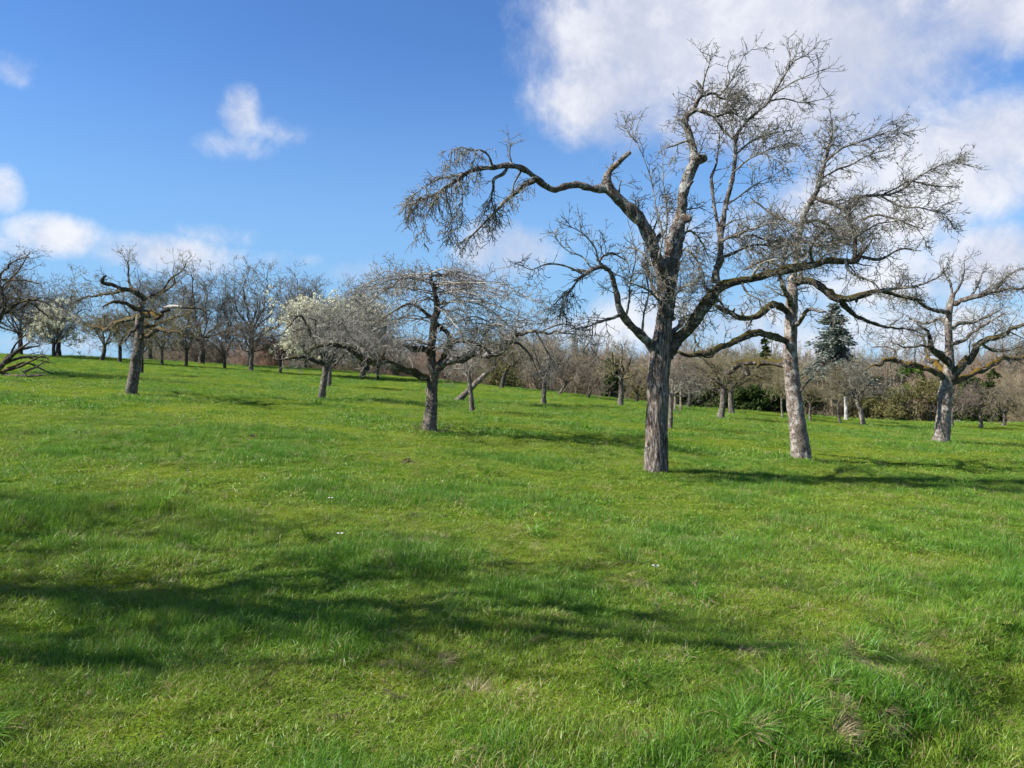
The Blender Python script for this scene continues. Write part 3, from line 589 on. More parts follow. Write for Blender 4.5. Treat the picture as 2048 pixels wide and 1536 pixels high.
def suckers(n, h, spread):
    def f(root, rng, loc, pts):
        a = rng.uniform(0, 6.28, n); p0 = np.stack([np.cos(a)*spread*rng.uniform(.7, 1.5, n), np.sin(a)*spread*rng.uniform(.7, 1.5, n), np.full(n, -0.02)], -1)
        d = norm(np.stack([np.cos(a)*.5, np.sin(a)*.5, np.ones(n)], -1)+rng.normal(size=(n, 3))*.3); L = rng.uniform(.4, 1, n)[:, None]*h
        q = [p0]
        for _ in range(4): d = norm(d+rng.normal(size=(n, 3))*.16); q.append(q[-1]+d*L/4)
        V, Q = tubes(np.stack(q, 1), np.linspace(.005, .002, 5)[None].repeat(n, 0), 3); link('sucker_shoots', make_mesh('sucker_shoots', V, Q), M['twigb'], root)
    return f
build_tree('pear_tree', B, 'largest bare fruit tree in front with furrowed trunk and long arm reaching left', tr, Ls, TW1, 11, 'bare orchard trees', 'bark1', 'bark1l', 'twig', sides=64, furrow=17, rough=0.10, flare=0.12, knots=0, res=0.03)

# --- the grey-trunked tree right behind it
D, B = base_at(1601, 919)
tr = trunk_px(D, B, [(1601, 920, 0, 22), (1599, 890, 0, 20.5), (1594, 845, 0, 19), (1587, 790, 0, 17.5), (1582, 735, 0, 16.5), (1581, 690, 0, 15.5), (1581, 640, 0, 14), (1582, 590, 0, 12.5), (1585, 555, 0, 10)])
Ls = [
 lim(D, [(1578, 684, 0, 9), (1560, 678, -.2, 8), (1534, 669, -.5, 8), (1512, 667, -.7, 8), (1486, 675, -.9, 8), (1456, 689, -1.1, 7.8), (1437, 697, -1.2, 8), (1419, 710, -1.3, 8.2), (1405, 709, -1.35, 6.8), (1390, 712, -1.4, 6), (1376, 712, -1.45, 5), (1360, 705, -1.5, 3)], mat='bark1m', tw=.6, tmin=.3, gn=.03, style='std'),
 lim(D, [(1411, 708, -1.3, 4.5), (1400, 695, -1.2, 3.6), (1390, 679, -1.2, 2.6), (1384, 660, -1.2, 1.2)], tw=1.2, style='std'),
 lim(D, [(1580, 728, 0, 10), (1562, 727, .2, 9.5), (1534, 725, .5, 9.5), (1505, 723, .8, 10), (1482, 726, 1., 9.5), (1466, 737, 1.1, 8.6), (1457, 748, 1.1, 5.5)], mat='bark1m', tw=.35, knots=6, gn=.03, style='std'),
 lim(D, [(1484, 726, .95, 7.5), (1491, 738, .9, 7), (1496, 751, .85, 5.5)], tw=0, mat='barkd', gn=.01, name='broken_stub'),
 lim(D, [(1580, 628, 0, 9.5), (1562, 616, -.1, 8.5), (1546, 609, -.3, 7.6), (1529, 620, -.4, 7.4), (1509, 634, -.5, 7.4), (1480, 636, -.6, 7), (1455, 622, -.7, 6), (1436, 612, -.8, 4.5), (1415, 600, -.9, 2.5)], mat='bark1m', tw=.8, tmin=.3, gn=.03, style='std'),
 lim(D, [(1584, 570, 0, 9), (1606, 562, -.1, 9), (1630, 565, -.2, 9), (1653, 581, -.3, 9), (1682, 597, -.4, 9), (1717, 591, -.4, 7), (1757, 581, -.5, 5.4), (1801, 591, -.5, 3.6), (1850, 600, -.5, 1.8)], mat='bark1m', tw=.9, tmin=.25, gn=.03, style='std'),
 lim(D, [(1682, 597, -.4, 7.5), (1697, 616, -.3, 6), (1727, 640, -.2, 4.4), (1767, 653, -.1, 3.2), (1816, 655, 0, 1.8), (1850, 668, 0, .8)], mat='barkd', tw=1.0, style='std'),
 lim(D, [(1757, 581, -.5, 4.4), (1800, 575, -.8, 3.4), (1840, 570, -1, 2.6), (1870, 556, -1.1, 1.8), (1900, 535, -1.2, .8)], tw=1.6, style='std'),
 lim(D, [(1584, 560, 0, 9), (1592, 520, .05, 8), (1598, 477, .1, 7.2), (1610, 423, .1, 6.6), (1632, 385, .1, 5.8), (1648, 329, .1, 4.4), (1660, 285, .1, 3), (1664, 250, .1, 1.8), (1658, 215, .1, .8)], tw=1.3, tmin=.2, style='ball', gn=.025),
 lim(D, [(1626, 395, .1, 5), (1650, 404, 0, 5), (1673, 413, -.1, 5), (1697, 433, -.2, 4.2), (1715, 455, -.3, 3), (1730, 490, -.3, 1.5)], tw=1.8, style='ball'),
 lim(D, [(1690, 425, -.2, 4), (1705, 402, 0, 3.8), (1730, 391, .2, 3.4), (1757, 389, .3, 3), (1796, 388, .4, 2.6), (1836, 353, .4, 2), (1885, 329, .5, 1.3), (1928, 314, .5, .6)], tw=1.5, style='right'),
 lim(D, [(1757, 389, .3, 2.6), (1800, 410, .1, 2.2), (1845, 415, 0, 1.7), (1900, 430, 0, .8)], tw=1.7, style='right'),
 lim(D, [(1770, 388, .3, 2.4), (1815, 365, .8, 2), (1860, 370, 1.1, 1.5), (1915, 375, 1.2, .7)], tw=1.6, style='right'),
 lim(D, [(1650, 325, .1, 3), (1680, 300, -.2, 2.4), (1720, 285, -.4, 1.8), (1760, 270, -.5, 1.2), (1795, 258, -.5, .6)], tw=1.5, style='right'),
 lim(D, [(1640, 360, .1, 3), (1672, 340, .4, 2.4), (1710, 325, .6, 1.8), (1770, 300, .7, .8)], tw=1.5, style='right'),
 lim(D, [(1602, 455, .1, 4.5), (1575, 440, .4, 3.6), (1550, 430, .7, 2.8), (1520, 410, .9, 1.8), (1500, 395, 1, .8)], tw=1.8, style='ball'),
 lim(D, [(1595, 500, .05, 5), (1565, 480, -.3, 4), (1535, 480, -.6, 3), (1505, 470, -.8, 2), (1475, 480, -.9, 1)], tw=1.8, style='ball'),
 lim(D, [(1590, 530, 0, 5), (1560, 530, .5, 4), (1520, 525, .9, 3), (1490, 540, 1.2, 1.6)], tw=1.6, style='ball'),
 lim(D, [(1605, 440, .1, 4.5), (1640, 445, .6, 3.6), (1680, 470, 1., 2.6), (1725, 480, 1.2, 1.6)], tw=1.8, style='ball'),
 lim(D, [(1598, 480, .1, 5), (1640, 490, -.5, 4), (1690, 480, -.9, 3), (1740, 455, -1.2, 2), (1790, 445, -1.3, 1)], tw=1.8, style='ball'),
 lim(D, [(1720, 440, -.2, 3.4), (1760, 430, -.5, 2.6), (1800, 440, -.7, 1.8), (1850, 460, -.8, .8)], tw=1.8, style='ball'),
 lim(D, [(1582, 660, 0, 6), (1602, 640, -.4, 5), (1615, 620, -.8, 4), (1650, 625, -1.1, 2.5), (1690, 650, -1.2, 1.2)], tw=1.0, style='std'),
 lim(D, [(1581, 600, 0, 7), (1590, 575, .9, 5.5), (1600, 540, 1.6, 4), (1610, 500, 2.1, 2.2)], tw=1.4, style='std'),
 lim(D, [(1581, 610, 0, 7), (1570, 580, -.9, 5.5), (1560, 540, -1.5, 4), (1575, 500, -1.9, 2.2)], tw=1.4, style='std'),
 lim(D, [(1592, 795, 0, 3), (1608, 770, -.2, 2.4), (1625, 752, -.3, 1.8), (1640, 733, -.3, .9)], tw=1.0, style='std'),
]
TW2 = dict(TW1); TW2.update(n1=7, r=(0.0105, 0.0084, 0.0068), right=dict(n0=1.2, n1=9, n2=3.8, L1=(0.25, 0.8), a1=(20, 60), wob=0.18, trop1=(0.12, 0, 0.0), trop2=(0.1, 0, 0.02)))
build_tree('pear_tree', B, 'bare tree with flaky pale grey trunk and moss covered arched limbs right of the largest', tr, Ls, TW2, 22, 'bare orchard trees', 'bark2', 'bark1l', 'twig', sides=40, rough=0.12, flare=0.10, knots=8, res=0.04)

# --- stout tree at the right edge
D, B = base_at(1882, 886)
tr = trunk_px(D, B, [(1883, 887, 0, 18), (1884, 860, 0, 16), (1888, 815, 0, 15), (1893, 775, 0, 14), (1898, 745, 0, 13), (1899, 715, 0, 10), (1898, 680, 0, 8.5), (1896, 640, 0, 7.5), (1899, 612, 0, 7), (1906, 588, 0, 5)])
Ls = [
 lim(D, [(1903, 608, 0, 6), (1915, 606, -.1, 5.8), (1935, 598, -.3, 5.4), (1960, 590, -.5, 5), (1990, 583, -.7, 4.2), (2030, 579, -.9, 3), (2070, 570, -1, 1.5)], tw=1.3, style='ball'),
 lim(D, [(1898, 730, 0, 9), (1880, 708, -.5, 9), (1866, 694, -.9, 6.5), (1855, 670, -1.1, 3), (1840, 640, -1.2, 1.4)], tw=.9, tmin=.5, mat='barkd', style='std'),
 lim(D, [(1893, 762, 0, 8), (1878, 750, -.1, 7), (1858, 742, -.2, 6.6), (1826, 729, -.3, 6.2), (1795, 721, -.4, 5.8), (1768, 722, -.5, 4.5), (1750, 730, -.6, 3), (1735, 738, -.7, 1.4)], mat='barkm', tw=.8, tmin=.35, style='std'),
 lim(D, [(1895, 752, 0, 8), (1880, 735, .4, 7.6), (1862, 722, .8, 6.5), (1848, 700, 1.2, 4), (1830, 670, 1.5, 1.6)], mat='barkm', tw=.9, tmin=.4, style='std'),
 lim(D, [(1900, 760, 0, 11), (1912, 746, -.1, 10), (1926, 732, -.2, 9.4), (1946, 709, -.4, 8.4), (1964, 686, -.6, 7.2), (1984, 675, -.8, 6.2), (2012, 660, -1, 5), (2048, 643, -1.2, 3.4), (2085, 625, -1.3, 1.5)], mat='bark1m', tw=.9, tmin=.3, style='std'),
 lim(D, [(1902, 765, 0, 9), (1918, 757, .3, 7.6), (1944, 749, .7, 6.8), (1975, 735, 1.1, 6.4), (2004, 721, 1.4, 5.6), (2035, 715, 1.7, 4), (2075, 700, 1.9, 1.8)], mat='barkm', tw=.7, tmin=.3, style='std'),
 lim(D, [(1897, 626, 0, 5.4), (1884, 622, -.2, 5), (1866, 620, -.4, 4.4), (1840, 607, -.7, 3.6), (1810, 595, -1, 2.4), (1780, 590, -1.2, 1.2)], tw=1.4, style='ball'),
 lim(D, [(1897, 650, 0, 5), (1880, 640, .6, 4), (1850, 645, 1.1, 3), (1815, 640, 1.5, 1.5)], tw=1.3, style='std'),
 lim(D, [(1898, 660, 0, 5), (1925, 645, .6, 4), (1955, 640, 1.1, 3), (2000, 625, 1.5, 1.5)], tw=1.3, style='std'),
 lim(D, [(1898, 690, 0, 5), (1930, 680, -.5, 4), (1970, 650, -1, 3), (2010, 625, -1.4, 1.5)], tw=1.2, style='std'),
 lim(D, [(1905, 592, 0, 3), (1900, 565, .1, 2.4), (1890, 550, .2, 1.6), (1885, 530, .2, .7)], tw=1.2, style='up'),
 lim(D, [(1907, 590, 0, 3), (1925, 560, -.2, 2.2), (1930, 542, -.3, 1.4), (1927, 520, -.3, .6)], tw=1.2, style='up'),
 lim(D, [(1940, 597, -.3, 3), (1955, 570, -.1, 2.2), (1962, 555, 0, 1.4), (1970, 540, 0, .6)], tw=1.2, style='up'),
 lim(D, [(1990, 583, -.7, 3), (2010, 555, -.6, 2.2), (2028, 545, -.6, 1.4), (2045, 535, -.6, .6)], tw=1.2, style='up'),
 lim(D, [(1866, 694, -.9, 4), (1840, 690, -1, 3), (1810, 695, -1.1, 2), (1780, 685, -1.2, 1)], tw=1.4, style='std'),
 lim(D, [(1795, 721, -.4, 3.4), (1790, 700, -.2, 2.6), (1770, 690, -.1, 1.8), (1745, 695, 0, .9)], tw=1.5, style='std'),
 lim(D, [(1964, 686, -.6, 4), (1985, 700, -.4, 3), (2015, 700, -.3, 2), (2050, 690, -.2, 1)], tw=1.3, style='std'),
]
TW3 = dict(TW1); TW3.update(n1=6, n0=1.3, L0=(.6, 1.5), L1=(0.3, 0.95), n2=3.4, L2=(0.16, 0.5), L3=(0.06, 0.18), r=(0.012, 0.0092, 0.0072))
build_tree('apple_tree', B, 'stout spreading bare tree with orange mossy limbs at the right edge', tr, Ls, TW3, 33, 'bare orchard trees', 'bark2', 'bark1l', 'twig', sides=36, rough=0.16, flare=0.12, knots=6, res=0.05)

# --- wide umbrella shaped apple tree in the middle
D, B = base_at(860, 864)
tr = trunk_px(D, B, [(859, 865, 0, 16.5), (860, 840, 0, 14.5), (863, 800, 0, 12.5), (864, 765, 0, 12.2), (865, 742, 0, 13), (862, 715, 0, 11)])
Ls = [
 lim(D, [(860, 752, 0, 10), (845, 752, -.1, 9.4), (829, 743, -.2, 9), (805, 734, -.4, 9), (773, 726, -.6, 8.6), (735, 721, -.8, 8), (707, 708, -1, 6.6), (680, 694, -1.2, 5.4), (655, 690, -1.4, 3.6), (620, 700, -1.5, 1.8)], mat='bark1m', tw=1., tmin=.2, style='std', knots=6),
 lim(D, [(862, 725, 0, 11), (862, 690, .05, 9.5), (868, 655, .1, 8), (875, 620, .15, 7), (873, 596, .15, 6.4), (866, 570, .15, 5.6), (862, 553, .15, 4.4), (860, 542, .15, 2.6)], mat='barkd', tw=.9, style='std', knots=8, gn=.03),
 lim(D, [(858, 704, 0, 6.5), (840, 701, -.4, 6.4), (822, 698, -.7, 6), (811, 688, -.9, 3.5)], mat='barkd', tw=.4, style='std'),
 lim(D, [(868, 738, 0, 7.4), (882, 722, .1, 6.8), (893, 702, .2, 6.4), (903, 683, .3, 6), (896, 668, .3, 5.4), (882, 655, .25, 5.2), (864, 638, .2, 4.6), (841, 617, 0, 3.6), (817, 608, -.2, 3), (788, 623, -.4, 2), (750, 650, -.6, 1)], mat='barkm', tw=.9, tmin=.3, style='std', knots=6, gn=.02),
 lim(D, [(905, 683, .3, 5.5), (935, 684, .6, 4.4), (962, 690, .9, 3.4), (985, 705, 1.1, 1.8)], mat='barkd', tw=1.5, style='std'),
 lim(D, [(870, 744, 0, 10), (884, 732, -.1, 9), (905, 722, -.2, 8.2), (934, 714, -.3, 8), (978, 708, -.5, 7.6), (1002, 696, -.6, 7), (1022, 681, -.7, 6.4), (1051, 667, -.8, 5.2), (1087, 661, -1, 3.4), (1120, 665, -1.1, 2), (1160, 680, -1.2, 1)], tw=1., tmin=.25, style='std', mat='bark1l'),
 lim(D, [(1072, 664, -.9, 2.6), (1085, 690, -.9, 2.2), (1100, 715, -.8, 1.8), (1110, 745, -.8, 1)], tw=.8, style='weep'),
 lim(D, [(1022, 685, -.7, 4), (1040, 690, -.5, 3), (1060, 712, -.4, 2), (1075, 745, -.4, 1)], tw=.7, style='weep'),
 lim(D, [(1087, 661, -1, 2.4), (1120, 650, -.8, 1.8), (1150, 655, -.7, 1.2), (1190, 690, -.7, .6)], tw=1.2, style='std'),
]
rng = np.random.default_rng(5)
ARC = [(862, 553, 700, 592), (862, 551, 968, 566), (866, 560, 690, 640), (868, 566, 1080, 610), (870, 585, 720, 600), (872, 590, 1010, 600), (874, 610, 1045, 650), (872, 600, 760, 660), (866, 575, 950, 620),
       (862, 558, 800, 572), (862, 558, 930, 560), (880, 655, 1100, 640), (870, 640, 690, 690), (895, 675, 1000, 660), (870, 620, 950, 660), (860, 690, 760, 700), (864, 700, 955, 690), (735, 721, 690, 640), (773, 726, 720, 660), (700, 705, 640, 660), (1000, 696, 1020, 640), (950, 712, 985, 660), (830, 743, 790, 690)]
for (x0, y0, x1, y1) in ARC:
    for rep in range(3):
        dep = rng.uniform(-2.6, 2.6); xe = x1+rng.uniform(-25, 25); ye = y1+rng.uniform(-15, 15); hgt = abs(xe-x0)*0.10+4
        k_ = rng.uniform(.6, 1.15); j_ = rng.uniform(-10, 10, 4); pts = [(x0, y0+j_[0], .1, 2.0*k_), (x0+(xe-x0)*.3, y0+(ye-y0)*.15-hgt*rng.uniform(.2, .8)+j_[1]*.5, dep*.35, 1.6*k_), (x0+(xe-x0)*.62+j_[2], y0+(ye-y0)*.45-hgt*rng.uniform(.2, .9)+j_[3], dep*.7, 1.2*k_), (xe, ye, dep, .7)]
        Ls.append(lim(D, pts, tw=rng.uniform(.6, 1.1), style='std', gn=.05))
for k in range(20):
    x0 = rng.uniform(790, 950); y0 = 572+abs(x0-862)*.32; Ls.append(lim(D, [(x0, y0, rng.uniform(-.8, .8), 1.1), (x0+rng.uniform(-6, 6), y0-rng.uniform(18, 32), 0, .8), (x0+rng.uniform(-10, 10), y0-rng.uniform(40, 68), 0, .35)], tw=.25, style='up', gn=.008))
TW4 = dict(TW1); TW4.update(n0=.25, n1=9.5, L0=(.4, .9), L1=(0.2, 0.62), n2=3.2, L2=(0.12, 0.36), n3=1.2, L3=(0.05, 0.15), r=(0.0092, 0.0074, 0.0062), trop1=(0, 0, -.02), trop2=(0, 0, .05), up=dict(n0=0, n1=3, n2=1, L1=(.1, .3)))
build_tree('apple_tree', B, 'wide umbrella shaped bare apple tree in the middle with low forked limbs', tr, Ls, TW4, 44, 'bare orchard trees', 'bark3', 'barkd', 'twig4', sides=32, rough=0.18, flare=0.16, knots=6, res=0.04, extra=suckers(60, 0.5, 0.24))

# --- leaning tree on the left with a snapped white limb
D, B = base_at(262, 792)
tr = trunk_px(D, B, [(262, 793, 0, 13.5), (265, 765, 0, 12), (271, 735, 0, 11), (276, 700, 0, 10.4), (278, 668, 0, 9.6), (278, 645, 0, 8.6), (281, 625, 0, 7.6), (285, 605, 0, 6)])
Ls = [
 lim(D, [(285, 606, 0, 6), (286, 596, 0, 5.6), (276, 586, -.1, 5.4), (255, 578, -.3, 5), (234, 572, -.5, 4.6), (216, 567, -.7, 4.2), (208, 559, -.8, 3.6), (214, 550, -.8, 2.6), (220, 543, -.8, 1.5)], mat='barkd', tw=.8, tmin=.3, style='std'),
 lim(D, [(276, 584, -.1, 4), (262, 572, .2, 3.2), (258, 545, .3, 2), (259, 528, .3, 1.2), (256, 512, .3, .6)], tw=.7, style='up'),
 lim(D, [(260, 580, -.3, 4.6), (240, 584, 0, 4), (221, 588, .3, 3.6), (200, 590, .6, 3), (182, 592, .8, 2.5), (165, 598, 1, 2), (150, 602, 1.1, 1)], mat='barkd', tw=1.2, style='std'),
 lim(D, [(281, 618, 0, 5), (262, 612, -.4, 4.6), (240, 607, -.8, 4.2), (222, 608, -1.1, 3.4), (206, 615, -1.3, 1.6)], mat='barkm', tw=.8, style='std'),
 lim(D, [(278, 634, 0, 5.4), (258, 639, .3, 5), (234, 645, .7, 4.6), (214, 656, 1.1, 4), (196, 652, 1.4, 3), (172, 650, 1.7, 1.4)], mat='barkm', tw=1., style='std'),
 lim(D, [(281, 640, 0, 7.4), (290, 631, -.2, 7), (303, 631, -.5, 6.6), (316, 632, -.8, 5.6)], mat='barkm', tw=.2, style='std', name='broken_stub'),
 lim(D, [(283, 628, 0, 5), (300, 628, .4, 5), (322, 628, .8, 5), (328, 618, .9, 4.8), (340, 614, .9, 4.6)], mat='barkd', tw=.5, style='std'),
 lim(D, [(328, 617, .9, 5), (346, 613, .9, 4.8), (365, 615, .9, 4)], mat='dead', tw=0, name='bare_broken_limb', gn=.01),
 lim(D, [(362, 615, .9, 3.4), (391, 617, .9, 2.4), (420, 622, .9, 1)], tw=.8, style='std', gn=.01),
 lim(D, [(280, 676, 0, 6.4), (294, 669, -.3, 5.2), (318, 661, -.7, 4.6), (346, 660, -1.1, 3.8), (360, 667, -1.3, 2), (368, 680, -1.4, 1)], mat='barkm', tw=.8, tmin=.4, style='std'),
 lim(D, [(279, 660, 0, 5), (293, 652, .6, 4.4), (312, 648, 1.2, 3.4), (340, 640, 1.7, 2), (370, 625, 2, 1)], mat='barkm', tw=1., style='std'),
 lim(D, [(284, 600, 0, 4), (305, 590, .3, 3.4), (330, 580, .6, 2.6), (350, 565, .8, 1.6), (345, 545, .8, .9), (349, 522, .8, .4)], tw=1., style='up'),
 lim(D, [(325, 582, .5, 2.6), (340, 560, .3, 2), (368, 538, .2, 1.2), (374, 520, .2, .5)], tw=.9, style='up'),
 lim(D, [(277, 650, 0, 4), (262, 664, -.6, 3.2), (250, 680, -1., 2), (235, 690, -1.3, 1)], tw=1., style='std'),
]
TW5 = dict(TW1); TW5.update(n0=1.6, n1=9, L0=(.5, 1.3), L1=(0.25, 0.8), n2=3.0, L2=(0.14, 0.45), n3=1.6, L3=(0.05, 0.16), r=(0.010, 0.008, 0.0062))
build_tree('apple_tree', B, 'leaning bare apple tree on the left with a snapped whitish limb', tr, Ls, TW5, 55, 'bare orchard trees', 'bark3', 'barkd', 'twigo', sides=30, rough=0.2, flare=0.12, knots=6, res=0.05)

# --- small tree with low flat head left of the middle
D, B = base_at(642, 797)
tr = trunk_px(D, B, [(642, 798, 0, 8.6), (645, 778, 0, 7.6), (650, 752, 0, 7), (653, 730, 0, 7.6), (655, 718, 0, 6)])
rng = np.random.default_rng(61)
Ls = [lim(D, [(652, 726, 0, 5), (634, 722, -.3, 4.4), (605, 717, -.7, 3.6), (575, 717, -1, 2.6), (545, 718, -1.3, 1.2)], tw=1.1),
      lim(D, [(652, 722, 0, 4.4), (640, 700, -.3, 3.8), (628, 681, -.5, 3.4), (617, 655, -.7, 3), (601, 632, -.9, 2.6), (582, 650, -1, 1.6), (560, 670, -1.1, .8)], tw=1.1),
      lim(D, [(655, 724, 0, 4.6), (672, 720, .4, 4), (695, 700, .8, 3), (720, 680, 1.2, 1.6)], tw=1.2)]
tz = P(655, 720, D); Ls += auto_limbs(rng, tz, 7*D/F, 11, (tz[0], tz[1]), 1.75, tz[2]+0.0, tz[2]+1.75, 'umbrella', sub=3)
TW6 = dict(TW1); TW6.update(n0=.6, n1=4.5, L0=(.5, 1.2), L1=(0.3, 0.8), n2=3.0, L2=(0.18, 0.5), n3=1.5, L3=(0.06, 0.18), r=(0.010, 0.0085, 0.007))
build_tree('apple_tree', B, 'small bare tree with low tangled head before the white blossom', tr, Ls, TW6, 66, 'bare orchard trees', 'bark3', 'barkd', 'twig4', sides=20, rough=0.2, knots=4)

# --- tree half outside the left edge and the broken boughs lying at its foot
D = 27.0; X0 = P(-45, 745, D); B = np.array([X0[0], D, float(ground_z(X0[0], D))-.05])
tr = np.array([(*B, .26), (B[0]+.05, D, B[2]+.7, .21), (B[0]+.1, D, B[2]+1.5, .19), (B[0]+.1, D, B[2]+1.9, .15)])
rng = np.random.default_rng(77)
Ls = auto_limbs(rng, tr[-1, :3], .2, 9, (B[0]+.3, D), 2.5, B[2]+1.6, B[2]+4.6, 'apple', 'barkd', 2)
Ls += [lim(D, [(-40, 690, 0, 6), (0, 640, -.5, 5), (10, 600, -.6, 4), (0, 560, -.7, 3), (20, 530, -.8, 2), (60, 515, -.9, 1)], tw=1.2), lim(D, [(-10, 640, 0, 4), (30, 610, -.5, 3.2), (70, 600, -.8, 2.4), (100, 610, -1, 1.2)], tw=1.2),
       lim(D, [(0, 560, -.6, 3), (40, 560, -.8, 2.4), (75, 568, -1, 1.2)], tw=1.2)]
build_tree('apple_tree', B, 'dark bare tree cut off by the left edge above fallen boughs', tr, Ls, dict(TW6, n1=6.0, n0=1.0), 77, 'bare orchard trees', 'barkd', 'barkd', 'twigd', sides=16)
D = pix_ground(40, 752); XB = P(-30, 748, D); B = np.array([XB[0], D, float(ground_z(XB[0], D))])
tr = PX(D, [(-40, 752, 0, 7), (-10, 742, -.2, 7), (12, 722, -.3, 5.5), (35, 702, -.4, 3.5), (60, 685, -.5, 1.5)])
FB = [[(-5, 738, 0, 5), (20, 712, .2, 4), (50, 696, .4, 3), (80, 690, .5, 1.5)], [(0, 742, 0, 5), (20, 752, -.3, 5), (45, 752, -.5, 4), (72, 752, -.7, 2.6), (95, 751, -.8, 1.2)],
      [(5, 728, 0, 4), (40, 716, .4, 3), (75, 714, .7, 2), (100, 716, .9, 1)], [(10, 740, 0, 4), (35, 735, -.3, 3), (60, 722, -.5, 2.4), (85, 712, -.6, 1.6), (100, 722, -.7, .8)],
      [(12, 738, 0, 3.6), (50, 726, .3, 2.6), (80, 736, .5, 2), (108, 749, .6, 1)], [(20, 715, .2, 3), (30, 690, .1, 2), (52, 668, 0, 1)], [(48, 744, -.4, 3), (70, 735, -.2, 2.2), (92, 722, 0, 1.2)], [(60, 716, .5, 2.2), (85, 722, .6, 1.6), (112, 727, .7, .8)]]
build_tree('fallen_bough', B, 'broken bare boughs lying on the grass at the left edge', tr, [lim(D, q, tw=.7, thr=.03, gn=.03) for q in FB], dict(TW6, n1=3, n2=1.2, n3=.6), 78, None, 'barkd', 'barkd', 'twigd', sides=12, cat='fallen branch', flare=0)

# ------------------------------------------------------------------ the rest of the orchard, further off
def orchard(px, py, topx, topy, rpx, crown, label, seed, style='apple', n=8, sub=3, tm='bark3', lm='barkd', km='twig', tw=None, group='bare orchard trees', name='apple_tree', D=None, extra=None, k=1.0, start=None, sides=12):
    """crown = (centre px, half width px, top py, bottom py)"""
    if D is None: D, B = base_at(px, py)
    else:
        x = (px-CX)/F*D; B = np.array([x, D, float(ground_z(x, D))-.05])
    rng = np.random.default_rng(seed); m = D/F
    T = np.array(P(topx, topy, D)); r = rpx*m
    mid = (B*0.5+T*0.5)+np.array([rng.uniform(-.4, .4)*r, 0, 0])
    tr = np.array([(*B, r*1.15), (*(B*.75+mid*.25), r*1.02), (*mid, r*.95), (*T, r*.85), (*(T+(T-mid)*.12), r*.5)])
    c = np.array(P(crown[0], 0, D)); zt = P(0, crown[2], D)[2]; zb = P(0, crown[3], D)[2]
    st = None if start is None else B+(T-B)*start
    Ls = auto_limbs(rng, T, r, n, (c[0], D), crown[1]*m*.82, zb, zt-.08*(zt-zb), style, sub=sub, start=st)
    f = max(1.0, D/26)
    t = dict(TW_FAR, **(tw or {})); t['r'] = tuple(v*k*1.1*min(f, 1.7) for v in t['r'])
    return build_tree(name, B, label, tr, Ls, t, seed, group, tm, lm, km, sides=sides, knots=2, res=.1, extra=extra)
q = dict(n0=.7, n1=4.2, n2=3.1, n3=1.2)
orchard(657, 772, 658, 728, 5, (690, 75, 625, 725), 'bare tree half hidden behind the small tangled tree before the blossom', 101, 'umbrella', tw=q, km='twig4')
orchard(503, 743, 505, 703, 4.6, (505, 75, 640, 712), 'small low headed tree below the tall bare trees', 102, 'umbrella', tw=q, km='twigd')
orchard(914, 802, 986, 735, 6.6, (975, 85, 655, 748), 'strongly leaning trunk crossing a thinner one in the middle', 103, 'umbrella', tw=q, tm='bark3', km='twigo', n=9)
orchard(944, 826, 937, 748, 5.4, (925, 70, 690, 745), 'thin trunk crossing the leaning one in the middle', 104, 'apple', tw=dict(q, n1=4), tm='bark3', km='twig4', n=6)
orchard(1087, 808, 1088, 752, 5.6, (1090, 62, 672, 762), 'upright slender tree between the umbrella tree and the largest', 105, 'apple', tw=q, tm='bark3', km='twig', n=9)
orchard(1240, 810, 1241, 752, 6.2, (1238, 55, 678, 775), 'forked upright tree with ivy just left of the largest trunk', 106, 'oak', tw=q, tm='bark3', km='twigo', n=7)
orchard(1340, 858, 1342, 790, 5, (1375, 60, 715, 800), 'slim tree hidden behind the largest trunk', 107, 'apple', tw=q, n=6, km='twig')
orchard(1441, 837, 1446, 775, 7, (1430, 75, 700, 785), 'split dark trunk under the mossy broken limb', 108, 'apple', tw=q, km='twigo', tm='bark3')
orchard(1463, 826, 1460, 772, 6.4, (1500, 85, 705, 790), 'straight grey trunk just right of the split dark one', 109, 'umbrella', tw=q, km='twigo', tm='bark3')
orchard(1377, 815, 1379, 782, 4.2, (1385, 55, 720, 788), 'short dark tree right of the wooden stakes', 110, 'umbrella', tw=q, km='twigb', tm='barkd')
orchard(1566, 838, 1563, 795, 2.6, (1560, 36, 735, 800), 'thin young tree touching the flaky grey trunk', 111, 'oak', tw=dict(q, n1=4), km='twigo', n=6)
orchard(1621, 844, 1620, 806, 2.8, (1622, 42, 740, 812), 'thin young tree right of the flaky grey trunk', 112, 'oak', tw=dict(q, n1=4), km='twigo', n=6)
orchard(1681, 848, 1676, 808, 3.0, (1672, 42, 745, 815), 'thin young tree left of the pale trunk under the spruce', 113, 'oak', tw=dict(q, n1=4), km='twigo', n=6)
orchard(1692, 840, 1690, 790, 4.0, (1690, 52, 720, 795), 'pale barked straight tree under the spruce', 114, 'oak', tw=dict(q, n1=4), km='twigo', tm='birch', n=7)
orchard(1728, 852, 1711, 790, 5.2, (1700, 85, 715, 800), 'leaning pale trunk right of the spruce', 115, 'umbrella', tw=q, km='twig', tm='bark2')
orchard(1905, 853, 1905, 822, 3.0, (1930, 45, 780, 830), 'thin tree peeping out behind the stout right hand tree', 116, 'apple', tw=dict(q, n1=4), n=6, km='twigb')
orchard(1962, 855, 1958, 815, 4.0, (1960, 62, 765, 822), 'small dark headed tree right of the stout tree', 117, 'apple', tw=q, km='twigb', lm='barkd')
orchard(2008, 852, 2008, 826, 3.8, (2008, 55, 775, 832), 'small rounded tree nearest the shed roof', 118, 'umbrella', tw=q, km='twigo')
